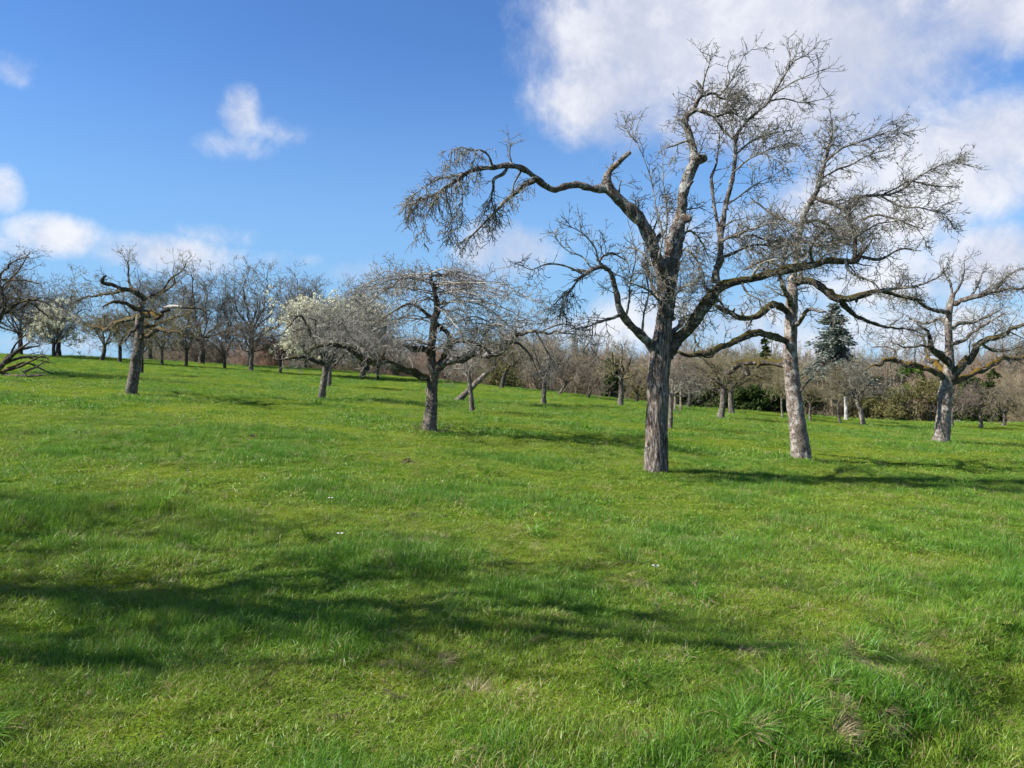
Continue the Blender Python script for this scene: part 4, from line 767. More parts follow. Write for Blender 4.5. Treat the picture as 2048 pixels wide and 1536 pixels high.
orchard(202, 718, 210, 690, 4.4, (215, 75, 600, 700), 'olive twigged tree on the crest behind the leaning left tree', 119, 'umbrella', tw=q, km='twigo', tm='barkd', n=9)
orchard(239, 711, 240, 684, 3.8, (262, 70, 610, 695), 'second olive twigged tree on the crest', 120, 'umbrella', tw=q, km='twigo', tm='barkd', n=9)
orchard(324, 719, 324, 697, 3.2, (330, 70, 620, 705), 'low spreading tree on the crest below the bare oaks', 121, 'umbrella', tw=q, km='twigo', tm='bark3', n=9)
orchard(283, 748, 283, 708, 4, (290, 50, 640, 715), 'slim tree just behind the leaning left trunk', 122, 'umbrella', tw=dict(q, n1=4), km='twigo', tm='barkd')
orchard(1118, 790, 1130, 768, 3.4, (1135, 60, 700, 778), 'short forked tree on the skyline left of the ivy tree', 123, 'umbrella', tw=q, km='twigb', tm='bark3')
orchard(1175, 796, 1183, 778, 3.0, (1175, 55, 715, 785), 'lowest forked tree on the skyline left of the ivy tree', 124, 'umbrella', tw=q, km='twigb', tm='barkd')
orchard(1272, 803, 1274, 785, 4.0, (1275, 45, 735, 790), 'squat dark tree between ivy tree and the largest trunk', 125, 'umbrella', tw=q, km='twigo', tm='barkd')
orchard(1003, 766, 1014, 738, 4.4, (1030, 70, 690, 752), 'dark leaning tree on the skyline right of the umbrella tree', 126, 'umbrella', tw=q, km='twigo', tm='barkd')
orchard(756, 752, 757, 738, 3.0, (760, 60, 660, 742), 'low tree on the skyline under the umbrella tree left arm', 127, 'umbrella', tw=q, km='twigd', tm='barkd')
orchard(372, 728, 374, 702, 3.4, (372, 62, 630, 712), 'low dark tree on the crest under the left oak', 129, 'umbrella', tw=q, km='twigd', tm='barkd', n=9)
orchard(450, 734, 448, 710, 3.4, (445, 62, 640, 718), 'low dark tree on the crest between the two larger oaks', 130, 'umbrella', tw=q, km='twigd', tm='barkd', n=9)
orchard(560, 740, 562, 716, 3.2, (560, 55, 650, 722), 'low dark tree on the crest left of the white blossom', 131, 'umbrella', tw=q, km='twigd', tm='barkd', n=9)
# tall bare trees beyond the crest on the left
tq = dict(n0=.5, L0=(.9, 2.2), n1=1.9, n2=3.4, n3=1.6, L1=(.7, 2.0), L2=(.4, 1.0), L3=(.15, .4), r=(0.016, 0.012, 0.009), trop1=(0, 0, .12), trop2=(0, 0, .08), wob=.2)
big = dict(style='oak', tw=tq, group='tall bare trees on the skyline', name='oak_tree', lm='barkd', km='twig', tm='barkd', n=11, sub=4, start=.6, k=.8)
orchard(402, 728, 402, 672, 6.5, (388, 105, 500, 705), 'tall bare oak left of the forked pair on the skyline', 201, D=52, **big)
orchard(500, 735, 505, 665, 6, (525, 125, 495, 705), 'tallest bare oak with a wide fan of boughs on the skyline', 202, D=54, **big)
orchard(610, 740, 605, 640, 4.5, (612, 75, 520, 690), 'slender bare oak just left of the white blossom', 203, D=60, **big)
orchard(300, 724, 300, 660, 5, (300, 95, 512, 700), 'bare oak behind the leaning left tree', 204, D=58, **big)
orchard(735, 745, 735, 650, 4.5, (722, 80, 538, 700), 'bare oak rising behind the white blossom', 205, D=62, **big)
orchard(40, 705, 40, 660, 5, (35, 120, 575, 690), 'dark bare tree on the crest at the far left', 206, D=48, **dict(big, style='umbrella', n=12, km='twigd'))
orchard(118, 707, 118, 672, 5, (120, 75, 590, 690), 'bare tree with hanging dark twigs on the left crest', 207, D=48, **dict(big, style='umbrella', n=10))
# blossom trees
def blossom(nq, size):
    def f(root, rng, loc, pts):
        p = np.concatenate(pts); cl = p[rng.integers(0, len(p), nq//9)]; p = cl[rng.integers(0, len(cl), nq)]+rng.normal(size=(nq, 3))*.055
        link('blossom', leaves_mesh(rng, p, size, 'blossom', asp=.8), M['blossom'], root)
    return f
bt = dict(tw=dict(tq, n1=2.6), group='blossoming trees', name='cherry_tree', lm='barkd', km='twig4', tm='barkd', n=13, sub=4, start=.4, k=.8)
orchard(650, 742, 652, 715, 6, (628, 92, 583, 720), 'tree covered in white blossom on the skyline', 301, 'oak', D=44, extra=blossom(26000, .040), **bt)
orchard(725, 748, 727, 715, 6, (725, 75, 572, 720), 'blossoming tree half hidden behind the umbrella tree', 302, 'oak', D=47, extra=blossom(9000, .040), **bt)
orchard(108, 706, 108, 680, 4, (110, 38, 630, 690), 'small pale blossoming tree on the left crest', 303, 'oak', D=46, extra=blossom(4500, .04), **dict(bt, n=9))

# spruce
def conifer(px, D, toppy, halfpx, label, seed, mat='spruce', name='spruce_tree', n=46):
    rng = np.random.default_rng(seed); x = (px-CX)/F*D; zb = float(ground_z(x, D))-.1; H = P(0, toppy, D)[2]-zb; W = halfpx*D/F
    root = empty(name, (x, D, zb)); tag(root, label, 'tree')
    tr = np.array([(0, 0, 0, .28), (0, 0, H*.5, .16), (0, 0, H*.98, .02)]); V, Q, T = stem_mesh(rng, catmull(tr, 40), 8, .1); b = Bag(); b.add(V, Q, T); link('trunk', b.mesh('trunk'), M['barkd'], root)
    C = []; Ax = []; br = []; 
    for k in range(n):
        t = (k+rng.random())/n; z = H*(.10+.88*t); R = W*(1-t)**.7*rng.uniform(.55, 1.15)+.12
        nb = int(7+5*(1-t))
        for j in range(nb):
            a = rng.uniform(0, 6.28); L = R*rng.uniform(.7, 1.08); m = int(12+L*42); s = rng.random(m)**.7
            d = np.array([math.cos(a), math.sin(a)]); droop = -.18*L*s**1.3+.12*L*np.maximum(0, s-.7)
            p = np.stack([d[0]*L*s, d[1]*L*s, z+droop+rng.uniform(-.1, .1)], -1)+rng.normal(size=(m, 3))*np.array([.16, .16, .12])*(.4+L*.35)
            C.append(p); sgn = rng.choice([-1, 1], m); ax = np.stack([d[0]*.8-d[1]*sgn*.6, d[1]*.8+d[0]*sgn*.6, rng.uniform(-.5, .1, m)], -1); Ax.append(ax)
            br.append(np.stack([np.array([d[0]*L*v, d[1]*L*v, z-.18*L*v**1.3]) for v in (0, .5, 1)]))
    C = np.concatenate(C); Ax = norm(np.concatenate(Ax)); nq = len(C); sd = norm(np.cross(Ax, norm(rng.normal(size=(nq, 3))+np.array([0, 0, 1.5]))))
    sz = rng.uniform(.12, .30, nq)[:, None]
    V = np.stack([C-Ax*sz*.3, C+sd*sz*.28, C+Ax*sz, C-sd*sz*.28], 1).reshape(-1, 3)
    link('foliage', make_mesh('foliage', V, np.arange(nq*4).reshape(nq, 4), False, {'rnd': np.repeat(rng.random(nq), 4)}), M[mat], root)
    V, Q = tubes(np.stack(br), np.array([[.03, .02, .006]]).repeat(len(br), 0), 3); link('branches', make_mesh('branches', V, Q), M['barkd'], root)
conifer(1668, 62, 600, 98, 'blue grey spruce rising behind the orchard on the right', 401)
conifer(1530, 70, 672, 34, 'small dark conifer behind the flaky grey trunk', 402, 'ever', n=30)
conifer(1985, 80, 735, 60, 'dark conifer among the brown trees at the right edge', 403, 'ever', n=30)
# evergreen shrubs, ivy and budding bushes of the boundary
def shrub(px, D, toppy, halfpx, mat, label, seed, name='evergreen_shrub', nq=9000, size=.09, group='boundary shrubs', deep=.8):
    rng = np.random.default_rng(seed); x = (px-CX)/F*D; zb = float(ground_z(x, D))-.1; H = P(0, toppy, D)[2]-zb; W = halfpx*D/F
    root = empty(name, (x, D, zb)); tag(root, label, 'shrub', group)
    nc = 46; cc = []
    for _ in range(nc):
        t = rng.random()**.8; a = rng.uniform(0, 6.28); rr = W*(.95-.6*t**2)*math.sqrt(rng.random()); cc.append((rr*math.cos(a), rr*math.sin(a)*deep, H*(.06+.86*t)))
    cc = np.array(cc); rad = rng.uniform(.18, .36, nc)*W*.9
    i = rng.integers(0, nc, nq); p = cc[i]+norm(rng.normal(size=(nq, 3)))*rad[i][:, None]*(rng.random(nq)**.35)[:, None]*np.array([1, 1, .8]); p[:, 2] = np.abs(p[:, 2])
    link('foliage', leaves_mesh(rng, p, size, 'foliage'), M[mat], root)
    st = np.stack([np.zeros((nc, 3))+rng.normal(size=(nc, 3))*np.array([.2, .2, 0]), cc*.55+rng.normal(size=(nc, 3))*.1, cc], 1); V, Q = tubes(st, np.array([[.05, .03, .012]]).repeat(nc, 0), 4)
    link('stems', make_mesh('stems', V, Q), M['barkd'], root)
for k, (px, D, ty, hw, mt, lb) in enumerate([
    (1360, 54, 775, 50, 'ever', 'dark shrub behind the wooden stakes'), (1430, 56, 768, 55, 'ever', 'dark shrub behind the split trunk'), (1495, 50, 770, 48, 'ever', 'darkest green hedge clump left of the flaky grey trunk'), (1545, 52, 775, 40, 'ever', 'green hedge clump touching the flaky grey trunk'),
    (1610, 60, 770, 50, 'ever', 'dark shrub left under the spruce'), (1720, 66, 735, 60, 'ever', 'tall dark evergreen right of the spruce'), (1770, 70, 745, 55, 'ever', 'dark evergreen left of the ivy clump'), (1815, 62, 722, 48, 'ivy', 'bright green ivy clump left of the stout tree'),
    (1800, 55, 765, 60, 'olive', 'rounded olive bush left of the stout trunk'), (1860, 56, 752, 52, 'olive', 'olive brown bush behind the stout trunk'), (1745, 57, 790, 50, 'olive', 'low olive bush behind the leaning pale trunk'), (1940, 60, 748, 40, 'ever', 'dark shrub right of the stout trunk'),
    (1225, 50, 712, 26, 'ever', 'dark ivy clump behind the forked upright tree'), (1000, 58, 735, 60, 'olive', 'olive bush on the skyline right of the umbrella tree'), (1290, 52, 770, 45, 'olive', 'olive bush left behind the largest trunk')]):
    shrub(px, D, ty, hw, mt, lb, 500+k, 'evergreen_shrub' if mt != 'olive' else 'budding_bush', nq=7000 if mt != 'ivy' else 9000, size=.10 if mt != 'olive' else .06)

# ------------------------------------------------------------------ wood that closes the view, one brown mass
HID = bpy.data.collections.new('wood_pieces')
def wood_piece(k, seed):
    rng = np.random.default_rng(seed); B = Bag(); H = 8.5
    ns = 9; Ls = []
    for j in range(ns):
        a = rng.uniform(0, 6.28); r = rng.uniform(.3, 2.6); e = np.array([math.cos(a)*r, math.sin(a)*r, H*rng.uniform(.6, 1)*(1-.04*r*r)]); s = np.array([math.cos(a)*r*.2, math.sin(a)*r*.2, 0])
        m = s*.5+e*.5+rng.normal(size=3)*.3; c = catmull(np.array([(*s, .10), (*m, .06), (*e, .02)]), 10); Ls.append(c)
    Ls = np.array(Ls); V, Q = tubes(Ls[:, :, :3], Ls[:, :, 3], 4); B.add(V, Q)
    p1, r1 = spawn(rng, Ls[:, :, :3], Ls[:, :, 3], 150, (.8, 2.0), 5, (25, 65), .2, (0, 0, .12), .5, .014, .022, .5, .1); V, Q = tubes(p1, r1, 3); B.add(V, Q)
    p2, r2 = spawn(rng, p1, r1, 900, (.4, 1.1), 4, (25, 65), .2, (0, 0, .10), .7, .010, .014, .6, .1); V, Q = tubes(p2, r2, 3); B.add(V, Q)
    p3, r3 = spawn(rng, p2, r2, 2500, (.25, .7), 2, (25, 65), .2, (0, 0, .06), .8, .011, .015, .7, .1); V, Q = tubes(p3, r3, 3); B.add(V, Q)
    me = B.mesh('wood_piece'); me.materials.append(M['woodm']); o = bpy.data.objects.new('wood_piece_%02d' % k, me); HID.objects.link(o)
def wood_mat():
    m, nt, b = mat_new('winter_wood'); ti = nt.nodes.new('ShaderNodeAttribute'); ti.attribute_name = 'tint'; ti.attribute_type = 'INSTANCER'
    tcn = nt.nodes.new('ShaderNodeTexCoord'); na = nnoise(nt, tcn.outputs['Object'], .8, 3, .6)
    a = nmix(nt, nstep(nt, ti.outputs['Fac'], .0, .5, False), (0.26, 0.165, 0.115), (0.24, 0.19, 0.14)); a = nmix(nt, nstep(nt, ti.outputs['Fac'], .5, 1., False), a, (0.17, 0.155, 0.075))
    h = nt.nodes.new('ShaderNodeHueSaturation'); nt.links.new(a, h.inputs['Color']); nt.links.new(nstep(nt, na.outputs[0], .3, .7, True, .75, 1.25), h.inputs['Value'])
    nt.links.new(h.outputs[0], b.inputs['Base Color']); b.inputs['Roughness'].default_value = .9
    return m
M['woodm'] = wood_mat()
for k in range(3): wood_piece(k, 900+k)
def scatter(name, pts, rot, scl, idx, tint, coll):
    me = bpy.data.meshes.new(name); me.vertices.add(len(pts)); me.vertices.foreach_set('co', np.asarray(pts, np.float32).ravel())
    for nm, ty, v in (('rot', 'FLOAT_VECTOR', rot), ('scl', 'FLOAT_VECTOR', scl), ('idx', 'INT', idx), ('tint', 'FLOAT', tint)):
        a = me.attributes.new(nm, ty, 'POINT'); a.data.foreach_set('vector' if ty == 'FLOAT_VECTOR' else 'value', np.asarray(v, np.int32 if ty == 'INT' else np.float32).ravel())
    o = link(name, me)
    ng = bpy.data.node_groups.new(name, 'GeometryNodeTree'); ng.interface.new_socket('Geometry', in_out='INPUT', socket_type='NodeSocketGeometry'); ng.interface.new_socket('Geometry', in_out='OUTPUT', socket_type='NodeSocketGeometry')
    gi = ng.nodes.new('NodeGroupInput'); go = ng.nodes.new('NodeGroupOutput'); iop = ng.nodes.new('GeometryNodeInstanceOnPoints'); ci = ng.nodes.new('GeometryNodeCollectionInfo')
    ci.inputs[0].default_value = coll; ci.inputs['Separate Children'].default_value = True; ci.inputs['Reset Children'].default_value = True
    def na(nm, ty):
        n_ = ng.nodes.new('GeometryNodeInputNamedAttribute'); n_.data_type = ty; n_.inputs[0].default_value = nm; return n_.outputs[0]
    ng.links.new(gi.outputs[0], iop.inputs['Points']); ng.links.new(ci.outputs[0], iop.inputs['Instance']); iop.inputs['Pick Instance'].default_value = True
    ng.links.new(na('idx', 'INT'), iop.inputs['Instance Index']); e2r = ng.nodes.new('FunctionNodeEulerToRotation'); ng.links.new(na('rot', 'FLOAT_VECTOR'), e2r.inputs[0]); ng.links.new(e2r.outputs[0], iop.inputs['Rotation'])
    ng.links.new(na('scl', 'FLOAT_VECTOR'), iop.inputs['Scale']); ng.links.new(iop.outputs[0], go.inputs[0])
    md = o.modifiers.new('scatter', 'NODES'); md.node_group = ng
    return o
rng = np.random.default_rng(99); pts = []; sc_l = []; tt = []
TOPX = np.array([-300, 250, 330, 640, 900, 960, 1040, 1130, 1200, 1300, 1400, 1560, 1700, 1850, 1930, 2000, 2100, 2500]); TOPY = np.array([702, 698, 658, 662, 672, 668, 652, 656, 676, 680, 682, 678, 690, 690, 672, 652, 648, 650])
for k in range(900):
    u = rng.uniform(-.62, .95); px = CX+u*F; Dd = rng.uniform(58, 150)
    if px < 300 and rng.random() < .75: continue
    if 1820 < px < 2060 and Dd < 128: continue
    x = u*Dd; z = float(ground_z(x, Dd)); top = P(0, np.interp(px, TOPX, TOPY)+rng.uniform(-6, 34), Dd)[2]; h = max(top-z, 1.6)
    pts.append((x, Dd, z-.15)); w = min(h/8.5, 1.25)*rng.uniform(.8, 1.2); sc_l.append((w*1.1, w*1.1, h/8.5)); tt.append(np.clip(.35+.9*(vnoise(px/90., 3.3)-.5)+rng.uniform(-.3, .3)+(.35 if 1350 < px < 1880 else .18), 0, 1))
N = len(pts)
w_o = scatter('woodland', pts, np.stack([np.zeros(N), np.zeros(N), rng.uniform(0, 6.28, N)], -1), sc_l, rng.integers(0, 3, N), tt, HID)
w_o['kind'] = 'stuff'; w_o['label'] = 'brown leafless wood closing the view beyond the meadow'

# ------------------------------------------------------------------ boundary fence, goal, shed, car, stakes
root = empty('mesh_fence', (P(1570, 0, 56)[0], 56, -2.5)); tag(root, 'low green wire mesh fence along the hedge beyond the meadow', 'fence')
o0 = np.array(root.location); fp = []
for k in range(13):
    px = 1440+k*21; Dd = 54+k*.5; x = (px-CX)/F*Dd; zt = P(0, np.interp(px, [1440, 1700], [817, 839]), Dd)[2]-.0; zb = zt-2.2; fp.append((x, Dd, zt))
    V, Q = boxes([(x-.035-o0[0], x+.035-o0[0], Dd-.035-o0[1], Dd+.035-o0[1], zb-o0[2], zt-o0[2])]); link('post', make_mesh('post', V, Q, False), M['fence'], root)
fp = np.array(fp)
W = []
for j in range(11): W.append(np.stack([fp[:, 0]-o0[0], fp[:, 1]-o0[1]-.05, fp[:, 2]-o0[2]-.05-.12*j], -1))
V, Q = tubes(np.stack(W), np.full((11, 13), .009), 3); b = Bag(); b.add(V, Q)
seg = catmull(np.c_[fp, np.zeros(13)], 240)[:, :3]-o0; vw = np.stack([seg+np.array([0, -.06, -.04]), seg+np.array([0, -.06, -1.3])], 1); V, Q = tubes(vw, np.full((240, 2), .006), 3); b.add(V, Q)
link('wire_mesh', b.mesh('wire_mesh'), M['fence'], root)

gD = 117.; xl, xr = P(1858, 0, gD)[0], P(1923, 0, gD)[0]; zt = P(0, 841, gD)[2]; zg = zt-2.05; root = empty('football_goal', ((xl+xr)/2, gD, zg)); tag(root, 'white football goal on the pitch beyond the meadow', 'goal')
W = (xr-xl)/2
for nm, bx in (('post', (-W-.06, -W+.06, -.06, .06, -.3, 2.0)), ('post', (W-.06, W+.06, -.06, .06, -.3, 2.0)), ('crossbar', (-W-.06, W+.06, -.062, .062, 2.0, 2.12))):
    V, Q = boxes([bx]); link(nm, make_mesh(nm, V, Q, False), M['white'], root)
b = Bag()
for j in range(25): x = -W+2*W*j/24; V, Q = tubes(np.array([[(x, 0, 2.05), (x, .8, 2.0), (x, 1.6, -.2)]]), np.full((1, 3), .008), 3); b.add(V, Q)
for j in range(9): z = 2.0-j*.25; V, Q = tubes(np.array([[(-W, .8+j*.09, z), (0, .8+j*.09, z), (W, .8+j*.09, z)]]), np.full((1, 3), .008), 3); b.add(V, Q)
link('net', b.mesh('net'), M['white'], root)

sD = 100.; sx = P(2062, 0, sD)[0]; zr = P(0, 833, sD)[2]; zg = float(ground_z(sx, sD)); root = empty('shed', (sx, sD, zg)); tag(root, 'low grey green roofed shed at the right edge', 'building'); hh = zr-zg
V = np.array([(-3, -2, 0), (3, -2, 0), (3, 2, 0), (-3, 2, 0), (-3, -2, hh-1), (3, -2, hh-1), (3, 2, hh-1), (-3, 2, hh-1)]); link('wall', make_mesh('wall', V, np.array([(0, 1, 5, 4), (1, 2, 6, 5), (2, 3, 7, 6), (3, 0, 4, 7)]), False), M['wall'], root)
V = np.array([(-3.3, -2.3, hh-1.02), (3.3, -2.3, hh-1.02), (3.3, 2.3, hh-1.02), (-3.3, 2.3, hh-1.02), (-1.2, 0, hh), (3.3, 0, hh)]); link('roof', make_mesh('roof', V, [np.array([(0, 1, 5, 4), (2, 3, 4, 5)]), np.array([(3, 0, 4), (1, 2, 5)])], False), M['roof'], root)
V, Q = boxes([(-1.2, -.2, -2.03, -2.0, hh-2.0, hh-1.2)]); link('window', make_mesh('window', V, Q, False), M['dark'], root)

def car(px, D, topy, label, mat, seed):
    x = (px-CX)/F*D; zt = P(0, topy, D)[2]; root = empty('parked_car', (x, D, zt-1.45)); tag(root, label, 'car', 'cars beyond the meadow')
    pr = [(-2.1, .35), (-2.15, .75), (-1.3, .95), (-.75, 1.42), (.9, 1.45), (1.6, 1.0), (2.1, .9), (2.15, .4)]
    V = np.array([(a, s, z) for s in (-.82, .82) for a, z in pr]); V[:, 1] *= np.where(V[:, 2] > 1.1, .8, 1); k = len(pr)
    link('body', make_mesh('body', V, [np.array([(i, (i+1) % k, k+(i+1) % k, k+i) for i in range(k)])] + [np.array([list(range(k))[::-1], list(range(k, 2*k))])], False), mat, root)
    V, Q = boxes([(-.85, .85, -.80, -.775, 1.0, 1.32)]); link('window', make_mesh('window', V, Q, False), M['dark'], root)
    for a in (-1.3, 1.3):
        for s in (-.8, .8):
            V, Q, T = tubes(np.array([[(a, s-.1, .32), (a, s+.1, .32)]]), np.full((1, 2), .32), 14, True); b = Bag(); b.add(V, Q, T); link('wheel', b.mesh('wheel'), M['tyre'], root)
    g = float(ground_z(x, D)); 
car(1985, 105, 843, 'pale parked car right of the goal', M['carw'], 1)
car(2026, 96, 846, 'white parked car in front of the shed', M['white'], 2)

for (px, py, ty, lb) in ((1345, 819, 768, 'left of three wooden stakes right behind the largest trunk'), (1350, 819, 775, 'middle of three wooden stakes right behind the largest trunk'), (1361, 821, 765, 'rightmost pale stake behind the largest trunk')):
    D, B = base_at(px, py); zt = P(0, ty, D)[2]-B[2]; root = empty('tree_stake', B); tag(root, lb, 'stake', 'wooden tree stakes')
    rng = np.random.default_rng(px); V, Q, T = stem_mesh(rng, catmull(np.array([(0, 0, -.1, .045), (.01, 0, zt*.5, .043), (0, 0, zt-.06, .04), (0, 0, zt, .02)]), 20), 10, .06); b = Bag(); b.add(V, Q, T); link('pole', b.mesh('pole'), M['wood'], root)
    V, Q, T = tubes(np.array([[(0, 0, zt*.82), (0, 0, zt*.82+.05)]]), np.full((1, 2), .055), 10, True); b = Bag(); b.add(V, Q, T); link('strap', b.mesh('strap'), M['tyre'], root)
D, B = base_at(1678, 848); V, Q = boxes([(-.10, .10, -.09, .09, 0, .26)]); root = empty('nest_box', (P(1664, 0, D)[0], D-.15, P(0, 812, D)[2])); tag(root, 'small pale nest box on the thin tree left of the pale trunk', 'nest box')
link('box', make_mesh('box', V, Q, False), M['wood'], root); V, Q = boxes([(-.13, .13, -.14, .12, .262, .285)]); link('lid', make_mesh('lid', V, Q, False), M['wood'], root)

# trees of the orchard just outside the left edge, whose shade lies on the near grass
def off_tree(x, y, h, rad, label, seed, tw):
    rng = np.random.default_rng(seed); z = float(ground_z(x, y))-.05; r = .2
    tr = np.array([(x, y, z, r*1.2), (x+.05, y, z+.9, r), (x+.1, y+.05, z+1.8, r*.9), (x+.1, y, z+2.2, r*.5)])
    Ls = auto_limbs(rng, tr[2, :3], r*.75, 9, (x, y), rad, z+2.1, z+h, 'apple', 'bark1l', 4)
    build_tree('apple_tree', (x, y, z), label, tr, Ls, dict(TW1, n0=.5, n1=2.2, L1=(.35, 1.0), n2=2.0, L2=(.2, .5), n3=1.2, r=(.013, .010, .008), **tw), seed, 'bare orchard trees', 'bark3', 'bark1l', 'twig', sides=12)
off_tree(-8.3, 4.3, 6.2, 3.2, 'bare tree just outside the left edge shading the near grass', 601, {})
off_tree(-4.9, 4.1, 7.0, 1.8, 'bare tree beside the viewer on the left shading the near grass', 602, {})
off_tree(-7.2, 2.9, 5.8, 1.9, 'smaller bare tree left of the viewer shading the lowest grass', 605, {})
off_tree(-14.5, 11.5, 4.6, 2.6, 'bare tree left of the frame shading the grass near the leaning tree', 603, {})

# ------------------------------------------------------------------ grass
GR = bpy.data.collections.new('grass_pieces')
def tuft(k, seed, n, rad, h, w, lean, curve, mat, segs=3, flat=0.0):
    rng = np.random.default_rng(seed); a = rng.uniform(0, 6.28, n); rr = rad*np.sqrt(rng.random(n))
    p = np.stack([rr*np.cos(a), rr*np.sin(a), np.full(n, -.012)], -1); hh = rng.uniform(h[0], h[1], n)*(1-.35*(rr/rad))
    b = rng.uniform(0, 6.28, n); out_ = np.stack([np.cos(b), np.sin(b), np.zeros(n)], -1)
    if flat > 0: out_ = norm(out_*(1-flat)+flat*np.stack([np.cos(a), np.sin(a), np.zeros(n)], -1))
    le = rng.uniform(lean[0], lean[1], n)[:, None]; cu = rng.uniform(curve[0], curve[1], n)[:, None]
    side = np.stack([-out_[:, 1], out_[:, 0], np.zeros(n)], -1); side = norm(side+rng.normal(size=(n, 3))*.5)
    ww = rng.uniform(.7, 1.3, n)[:, None]*w; rows = []
    for j in range(segs+1):
        t = j/segs; ang = le+cu*t; q = p+hh[:, None]*t*(np.sin(ang)*out_+np.cos(ang)*np.array([0, 0, 1.]))
        wj = ww*(1-t**1.6*.92)*.5; rows += [q-side*wj, q+side*wj]
    V = np.stack(rows, 1); K = 2*(segs+1); Q = []
    base = np.arange(n)[:, None]*K
    for j in range(segs): Q.append(base+np.array([[2*j, 2*j+1, 2*j+3, 2*j+2]]))
    me = make_mesh('grass_piece', V.reshape(-1, 3), np.concatenate(Q), True, {'rnd': np.repeat(rng.random(n), K)}); me.materials.append(M[mat])
    o = bpy.data.objects.new('grass_piece_%02d' % k, me); GR.objects.link(o)
for k in range(3): tuft(k, 10+k, 220, .17, (.038, .085), .0034, (.05, .55), (.1, .9), 'grass')          # 0-2 short turf
for k in range(3): tuft(3+k, 20+k, 170, .12, (.052, .120), .0038, (.02, .45), (.2, 1.0), 'grass')        # 3-5 lush tufts
for k in range(2): tuft(6+k, 30+k, 130, .10, (.13, .27), .0050, (.1, .75), (.5, 1.5), 'grass', 4, .6)  # 6-7 tussocks
for k in range(2): tuft(8+k, 40+k, 60, .13, (.045, .13), .0024, (.4, 1.3), (.1, .8), 'straw')          # 8-9 dry straw
for k in range(3): tuft(10+k, 50+k, 110, .30, (.03, .065), .0105, (.05, .55), (.1, .9), 'grass', 2)      # 10-12 coarser, for further off
for k in range(2): tuft(13+k, 60+k, 90, .24, (.05, .115), .0105, (.02, .45), (.2, 1.0), 'grass', 2)      # 13-14
tuft(15, 70, 190, .12, (.14, .30), .0032, (.5, 1.2), (.5, 1.4), 'straw', 4, .7)                       # 15 dead tussock
rng = np.random.default_rng(4)
def field(n, y0, y1, umax):
    y = np.sqrt(rng.uniform(y0*y0, y1*y1, n)); x = rng.uniform(-umax, umax, n)*y+rng.uniform(-.6, .6, n); return x, y
def lush(x, y): return fbm(x*.55+3, y*.8+8, 4)
PT = []; RO = []; SC = []; ID = []; TI = []
def put(x, y, ids, s, zs, tint, tilt=.12):
    n = len(x); PT.append(np.stack([x, y, ground_z(x, y)], -1)); RO.append(np.stack([rng.normal(0, tilt, n), rng.normal(0, tilt, n), rng.uniform(0, 6.28, n)], -1)); SC.append(np.stack([s, s, s*zs], -1)); ID.append(ids); TI.append(tint)
def layer(n, y0, y1, short, tall, dens=1.0, um=.78):
    x, y = field(n, y0, y1, um); l = lush(x, y); tall_p = sstep(l, .50, .64); is_t = rng.random(n) < tall_p*.75
    pth = bank(x, y)*(y < 8) > .6; is_t &= ~pth; ids = np.where(is_t, rng.choice(tall, n), rng.choice(short, n)); s = rng.uniform(.75, 1.25, n); hf = fbm(x*3.1+50, y*3.1+20, 2); zs = (.50+.55*sstep(l, .40, .62)+rng.uniform(-.15, .2, n))*(.65+.95*sstep(hf, .42, .72))
    keep = rng.random(n) < (.55+.45*sstep(l, .36, .5)); tint = np.clip(np.where(pth, .85, .60-1.4*(l-.5)-.5*(hf-.5))+rng.normal(0, .16, n), 0, 1)
    put(x[keep], y[keep], ids[keep], s[keep], zs[keep], tint[keep])
layer(9000, 2.2, 7.5, [0, 1, 2], [3, 4, 5]); layer(15000, 7.5, 15, [0, 1, 2, 10], [3, 4, 5]); layer(21000, 15, 32, [10, 11, 12], [13, 14]); layer(20000, 32, 62, [10, 11, 12], [13, 14], um=.74)
# tussocks, most of them low on the right and on the edge of the bank
x, y = field(900, 2.3, 12, .75); wgt = (.10+.9*sstep(x/y, .05, .6)*sstep(y, 9, 4))*sstep(fbm(x*1.1, y*1.1+40, 3), .40, .62); k = (rng.random(900) < wgt*1.4) & (bank(x, y) < .1)
put(x[k], y[k], rng.choice([6, 7], k.sum()), rng.uniform(.7, 1.3, k.sum()), rng.uniform(.7, 1.1, k.sum()), rng.uniform(.0, .45, k.sum()), .3)
t = rng.uniform(-1.4, 1.6, 130); ox = rng.normal(-.22, .10, 130); x = 2.005+t*.72+ox*.7; y = 4.195+t*.72-ox*.7; put(x, y, rng.choice([6, 7, 8, 9, 3], 130), rng.uniform(.55, .95, 130), rng.uniform(.7, 1.1, 130), rng.uniform(.1, .6, 130), .35)
t = rng.uniform(-1.2, 1.5, 26); ox = rng.normal(-.05, .10, 26); x = 1.955+t*.72+ox*.7; y = 4.145+t*.72-ox*.7; put(x, y, np.full(26, 15), rng.uniform(.40, .75, 26), rng.uniform(.5, .8, 26), rng.uniform(0, 1, 26), .35)
x, y = field(110, 2.6, 8, .68); put(x, y, np.full(110, 15), rng.uniform(.22, .55, 110), rng.uniform(.4, .7, 110), rng.uniform(0, 1, 110), .35)
# longer unmown grass round the foot of each near trunk
for o_ in [v for v in bpy.data.objects if v.get('category') == 'tree' and v.location.y < 30 and v.location.y > 6]:
    m_ = 26; a_ = rng.uniform(0, 6.28, m_); rr_ = rng.uniform(.16, .42, m_); put(o_.location.x+rr_*np.cos(a_), o_.location.y+rr_*np.sin(a_), rng.choice([3, 4, 5, 6, 8], m_), rng.uniform(.5, .85, m_), rng.uniform(.7, 1.2, m_), rng.uniform(.2, .8, m_), .25)
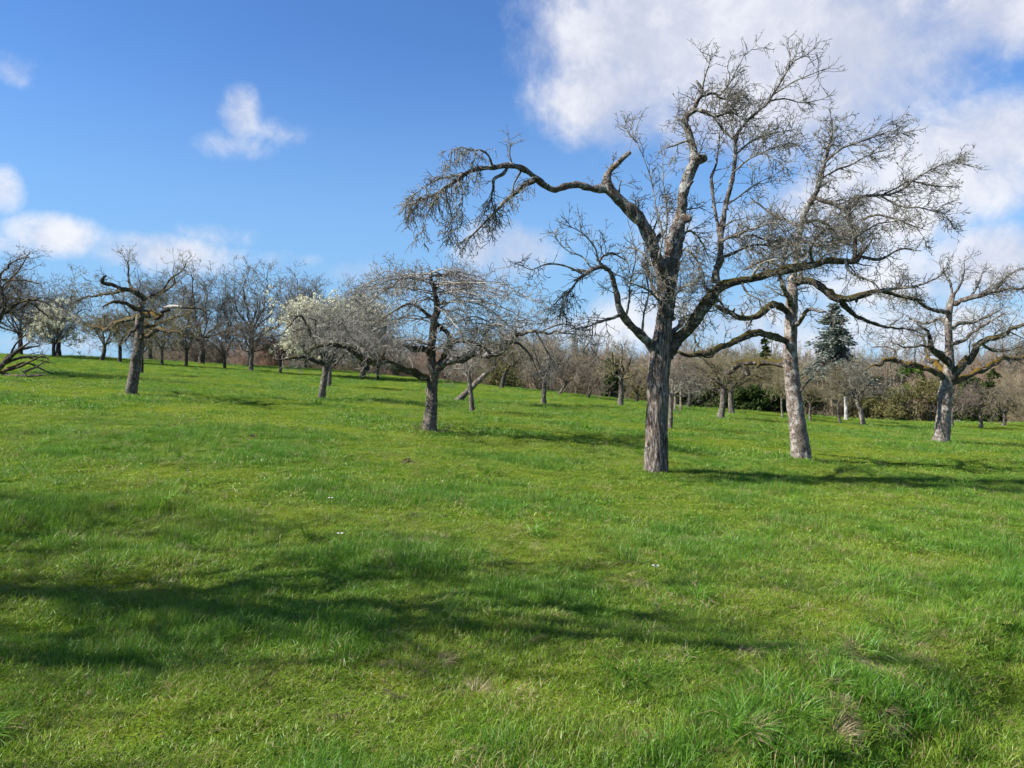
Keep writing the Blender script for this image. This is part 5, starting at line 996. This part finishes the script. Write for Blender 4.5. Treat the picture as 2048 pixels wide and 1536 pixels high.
# dry wisps
x, y = field(2600, 2.3, 16, .75); wgt = sstep(fbm(x*.9+70, y*.9+12, 4), .44, .66)*(.55+.75*sstep(x/y, -.2, .6)*sstep(y, 11, 4)); k = rng.random(2600) < wgt
put(x[k], y[k], rng.choice([8, 9], k.sum()), rng.uniform(.6, 1.2, k.sum()), rng.uniform(.5, 1.0, k.sum()), rng.uniform(0, 1, k.sum()), .5)
N = sum(len(v) for v in PT)
gr = scatter('grass', np.concatenate(PT), np.concatenate(RO), np.concatenate(SC), np.concatenate(ID), np.concatenate(TI), GR)
gr['kind'] = 'stuff'; gr['label'] = 'short lush meadow grass with tussocks and dry wisps'; gr['category'] = 'grass'

# molehills, dead leaves and daisies
for i_, (px, py, lb) in enumerate(((505, 878, 'small molehill of brown soil left of the umbrella tree'), (347, 856, 'tiny molehill of dark soil below the leaning left tree'), (815, 927, 'tiny dark molehill below the umbrella tree'))):
    D, B = base_at(px, py, 0); rg = np.random.default_rng(px); n = 24; a = np.arange(n)*2*math.pi/n; V = []
    for j in range(6):
        r = .10*(1-j/6); z = .045*math.sin(j/5*math.pi/2)
        for q_ in a: V.append((r*math.cos(q_)*(1+.25*rg.normal()), r*math.sin(q_)*(1+.25*rg.normal()), z*(1+.3*rg.normal())))
    V.append((0, 0, .05)); idx = np.arange(6*n).reshape(6, n); Q = np.stack([idx[:-1], np.roll(idx[:-1], -1, 1), np.roll(idx[1:], -1, 1), idx[1:]], -1).reshape(-1, 4); T = np.stack([idx[-1], np.roll(idx[-1], -1), np.full(n, 6*n)], -1)
    o = link('molehill', make_mesh('molehill', np.array(V), [Q, T], False), M['soil'], None, B); tag(o, lb, 'molehill', 'molehills')
M['petal'] = plain('white_petal', (.8, .8, .78), .6)
for (px, py, lb) in ((661, 1022, 'white daisy in the sunlit grass left of centre'), (1311, 1168, 'white daisy in the shaded grass below the largest tree'), (680, 1097, 'tiny white daisy at the edge of the shade')):
    D, B = base_at(px, py, 0); rg = np.random.default_rng(px); root = empty('daisy', B); tag(root, lb, 'daisy', 'daisies')
    V, Q = tubes(np.array([[(0, 0, -.02), (.004, 0, .06), (0, .004, .125)]]), np.full((1, 3), .0016), 4); link('stalk', make_mesh('stalk', V, Q), M['ivy'], root)
    n = 14; V = []; Q = []
    for j in range(n):
        a = j*2*math.pi/n; c_, s_ = math.cos(a), math.sin(a); k0 = len(V); w = .006; V += [(c_*.006, s_*.006, .125), (c_*.018-s_*w, s_*.018+c_*w, .130), (c_*.030, s_*.030, .128), (c_*.018+s_*w, s_*.018-c_*w, .130)]; Q.append((k0, k0+1, k0+2, k0+3))
    link('petals', make_mesh('petals', np.array(V), np.array(Q), False), M['petal'], root)
    V, Q, T = tubes(np.array([[(0, 0, .124), (0, 0, .134)]]), np.full((1, 2), .008), 8, True); b = Bag(); b.add(V, Q, T); link('flower_centre', b.mesh('flower_centre'), M['barkm'], root)
